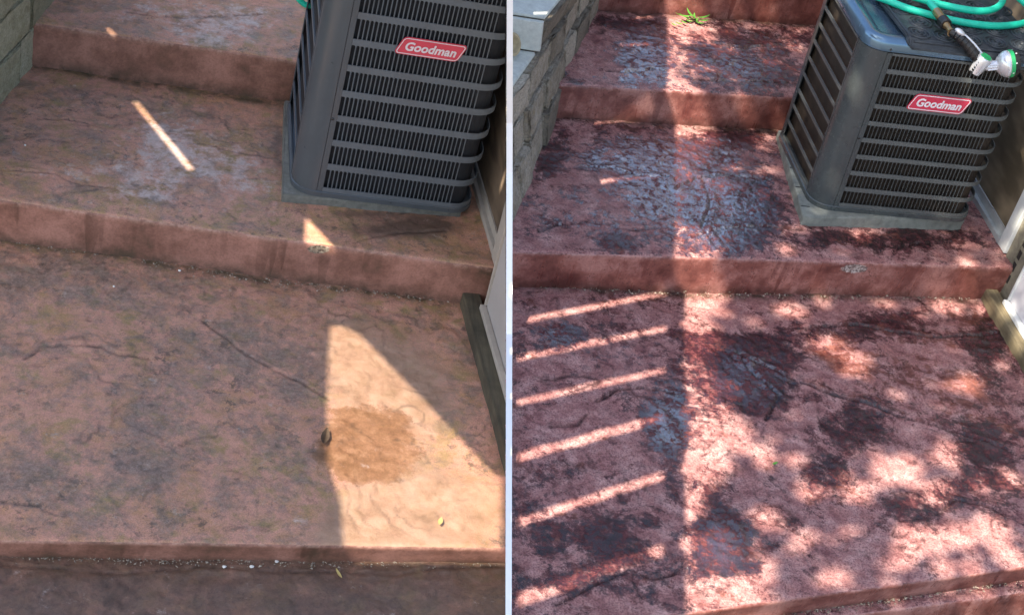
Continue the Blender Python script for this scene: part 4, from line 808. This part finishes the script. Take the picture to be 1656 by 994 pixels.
q1, q2 = up_to(at(823, 1000, LZ['T1'])), up_to(at(823, 300, LZ['T1'])); sb_ = (q2[0] - q1[0]) / (q2[1] - q1[1]); xb = lambda y: q1[0] + sb_ * (y - q1[1])
def left_pt(g_, off):
    y = g_[1]
    for _ in range(20): y = yl(g_, xb(y), off)
    return np.array([xb(y), y, ZC])
top = (gaps[0][0], gaps[0][1] + 0.6, gaps[0][2], 0); bot = (gaps[-1][0], gaps[-1][1] - 0.4, gaps[-1][2], 0); gs = [top] + gaps + [bot]
for g0, g1 in zip(gs[:-1], gs[1:]):
    a_, b_ = left_pt(g1, g1[3] / 2), edge_pt(g1, g1[3] / 2); c_, d_ = edge_pt(g0, -g0[3] / 2), left_pt(g0, -g0[3] / 2)
    mb = MB(); mb.prism([a_, b_, c_, d_], (0, 0, .022)); mb.build('deck_board', M['wood'], dk)
def joist(lo, hi, y0, y1, wz=.10):
    mb = MB(); mb.prism([(lo(y0), y0, ZC - .004 - wz), (hi(y0), y0, ZC - .004 - wz), (hi(y1), y1, ZC - .004 - wz), (lo(y1), y1, ZC - .004 - wz)], (0, 0, wz)); mb.build('joist', M['wood'], dk)
ys0, ys1 = bot[1] - .2, top[1] + .2
joist(lambda y: xe(y) - .055, lambda y: xe(y) - .005, ys0, ys1, .03)

joist(lambda y: xb(y) - .01, lambda y: xb(y) + .095, ys0, ys1, .03)  # added strip, keeps sun dashes off the border board
for (p0_, z0_), (p1_, z1_) in zip(zt[4:-1], zt[5:]):        # added strips under the boards, only to keep sun off the border board
    a_, b_ = up_to(at(823, p0_, z0_)), up_to(at(823, p1_, z1_)); d_ = (b_ - a_)[:2]; d_ /= np.linalg.norm(d_); n2 = np.array([-d_[1], d_[0]]) * .04; e_ = d_ * .03
    mb = MB(); mb.prism([(*(a_[:2] - e_ - n2), ZC - .09), (*(b_[:2] + e_ - n2), ZC - .09), (*(b_[:2] + e_ + n2), ZC - .09), (*(a_[:2] - e_ + n2), ZC - .09)], (0, 0, .02)); mb.build('brace', M['wood'], dk)

# unseen sheet added over the dull flight, openings cut to shape its sun patches
def opening(lst, z): return [up_to(at(x, y, z))[:2] for x, y in lst]
holes = [opening([(534, 527), (556, 526), (582, 541), (640, 600), (720, 682), (800, 768), (815, 776), (815, 893), (556, 891), (552, 815), (530, 745), (528, 640)], LZ['T1']),
         opening([(494, 350), (540, 400), (492, 392)], LZ['T2']), opening([(213, 164), (221, 163), (313, 274), (306, 278)], LZ['T2']), opening([(166, 43), (170, 42), (186, 56), (180, 56)], LZ['T3'])]
cu = bpy.data.curves.new('shade_cloth', 'CURVE'); cu.dimensions = '2D'; cu.fill_mode = 'BOTH'; cu.extrude = .004
outer = [(-5.5, -3.1), (xb(-3.1) + .045, -3.1), (xb(.95) + .045, .95), (-5.5, .95)]
ZS = ZC - .25
kx = -SUN[0] / SUN[2] * .25; ky = -SUN[1] / SUN[2] * .25
for poly in [outer] + holes:
    s_ = cu.splines.new('POLY'); s_.points.add(len(poly) - 1); s_.use_cyclic_u = True
    for p_, c_ in zip(s_.points, poly): p_.co = (c_[0] + kx, c_[1] + ky, 0, 1)
tmp = bpy.data.objects.new('tmp', cu); COL.objects.link(tmp); dg = bpy.context.evaluated_depsgraph_get(); me = bpy.data.meshes.new_from_object(tmp.evaluated_get(dg)); bpy.data.objects.remove(tmp)
me.transform(Matrix.Translation((0, 0, ZS))); me.materials.clear(); me.materials.append(M['wood'])
scl = bpy.data.objects.new('shade_cloth', me); COL.objects.link(scl); tag(scl, 'brown shade cloth with torn openings stretched over the dull flight', 'shade cloth')

mesh_parent(scl); nb = MB(); hx_ = np.array(holes[0]) + (kx, ky); lo_, hi_ = hx_.min(0), hx_.max(0); w_ = .0058  # strips added across the main opening to dim the sun patch
for i in range(int((hi_[1] - lo_[1]) / .011)):
    y_ = lo_[1] + i * .011; nb.add([(lo_[0], y_, ZS + .006), (hi_[0] , y_, ZS + .006), (hi_[0], y_ + w_, ZS + .006), (lo_[0], y_ + w_, ZS + .006)], [(0, 1, 2, 3)])
tag(nb.build('netting', M['wood'], scl), kind='stuff')

# tree whose crown dapples the right of the wet flight
tr = thing('tree', (-3.6, -9.0, -.62), 'leafy tree behind the viewer whose crown dapples the wet flight', 'tree')
spots = [(1130, 500, 30, 26), (1132, 545, 38, 32), (1118, 590, 20, 25), (1160, 955, 66, 56), (1152, 895, 46, 40), (1185, 700, 34, 26), (1130, 705, 22, 40), (1235, 735, 26, 24), (1125, 800, 22, 40), (1335, 558, 34, 22), (1385, 590, 30, 24), (1565, 622, 26, 20), (1535, 495, 30, 12),
    (1275, 500, 24, 14), (1450, 760, 40, 30), (1505, 800, 40, 26), (1530, 735, 26, 22), (1390, 795, 30, 22), (1310, 790, 26, 22), (1290, 745, 24, 18), (1245, 840, 22, 26), (1350, 935, 26, 20), (1505, 875, 60, 28), (1600, 860, 50, 26), (1450, 905, 30, 18), (1635, 905, 30, 20), (1240, 925, 20, 20),
    (1400, 378, 36, 10), (1282, 366, 20, 9), (1552, 392, 16, 7), (1175, 272, 24, 6), (1232, 224, 24, 7), (1112, 282, 16, 5), (1122, 425, 22, 26), (1275, 425, 16, 12), (1330, 470, 20, 10), (1430, 470, 30, 8), (1090, 95, 26, 14), (1085, 130, 18, 10), (1135, 60, 26, 8), (1140, 112, 22, 8), (1165, 85, 18, 6), (1100, 55, 16, 10), (1085, 8, 10, 20), (1183, 10, 10, 14),
    (1630, 780, 24, 20), (1580, 780, 24, 16), (1460, 640, 18, 12), (1620, 590, 14, 10), (1645, 560, 14, 20), (1590, 500, 20, 8), (1360, 860, 20, 12), (1290, 870, 18, 16)]
sc_w = []
for x, y, rx, ry in spots:
    z = RZ['T1'] if y > 478 else (-.09 if y > 412 else (RZ['T2'] if y > 205 else RZ['T3']))
    c0 = at(x, y, z); cx_ = at(x + rx, y, z) - c0; cy_ = at(x, y + ry, z) - c0
    sc_w.append((up_to(c0, 0.0)[:2], np.linalg.inv(np.array([cx_[:2], cy_[:2]]).T)))
rs = np.random.RandomState(5); N_ = 26000
cc = up_to(at(1420, 560, -.1), 8.2)
P_ = rs.normal(size=(N_, 3)); P_ /= np.linalg.norm(P_, axis=1)[:, None]; P_ = P_ * (rs.rand(N_, 1) ** .45) * np.array([3.0, 4.2, 1.3])
cl = fbm(P_[:, 0] + 9 + P_[:, 2], P_[:, 1] + 9, 1.3, 3, 3); P_ = P_[cl > .36] + cc
sh = P_[:, :2] - SUN[:2] * (P_[:, 2:3] / SUN[2]); keep = np.ones(len(P_), bool)
for c0, inv in sc_w:
    d = (sh - c0) @ inv.T; keep &= (d ** 2).sum(1) > 1.15
e0a, e0b = up_to(at(1104, 480, RZ['T1']), 0)[:2], up_to(at(1106, 985, RZ['T1']), 0)[:2]; sl0 = (e0a[0] - e0b[0]) / (e0a[1] - e0b[1])
edge_d = sh[:, 0] - (e0b[0] + sl0 * (sh[:, 1] - e0b[1])); keep &= edge_d > .03 + .17 * sstep(.35, .55, fbm(sh[:, 1] + 20, sh[:, 1] * 0 + 3, 2.2, 2, 12))
P_ = P_[keep]; n_l = len(P_)
ax1 = rs.normal(size=(n_l, 3)); ax1 /= np.linalg.norm(ax1, axis=1)[:, None]; ax2 = np.cross(ax1, rs.normal(size=(n_l, 3))); ax2 /= np.linalg.norm(ax2, axis=1)[:, None]
ll = rs.uniform(.05, .085, (n_l, 1)); lw = ll * .55
V_ = np.stack([P_ - ax1 * ll, P_ + ax2 * lw, P_ + ax1 * ll, P_ - ax2 * lw], 1).reshape(-1, 3)
me = bpy.data.meshes.new('crown'); me.from_pydata(V_.tolist(), [], np.arange(n_l * 4).reshape(-1, 4).tolist()); me.materials.append(M['leaf']); me.update()
co = bpy.data.objects.new('crown', me); COL.objects.link(co); adopt(co, tr)
mb = MB(); tb = np.array([-3.6, -9.0, -.7]); mb.tube(smooth_path([tb, tb + (.1, .1, 2), tb + (-.1, .5, 4.2), tb + (-.4, 1.5, 7.0)], 4), [.28 - .0125 * i for i in range(13)], 12); mb.build('trunk', M['bark'], tr, True)
for k in range(6):
    a = rs.rand() * 6.28; e_ = cc + np.array([2.0 * math.cos(a), 2.8 * math.sin(a), rs.uniform(-.5, .8)]); s0 = tb + np.array((-.38, 1.4, 6.8)); mb = MB(); mb.tube(smooth_path([s0, (s0 + e_) / 2 + np.array([0, 0, .5]), e_], 4), [.10 - .010 * i for i in range(9)], 8); mb.build('limb', M['bark'], tr, True)
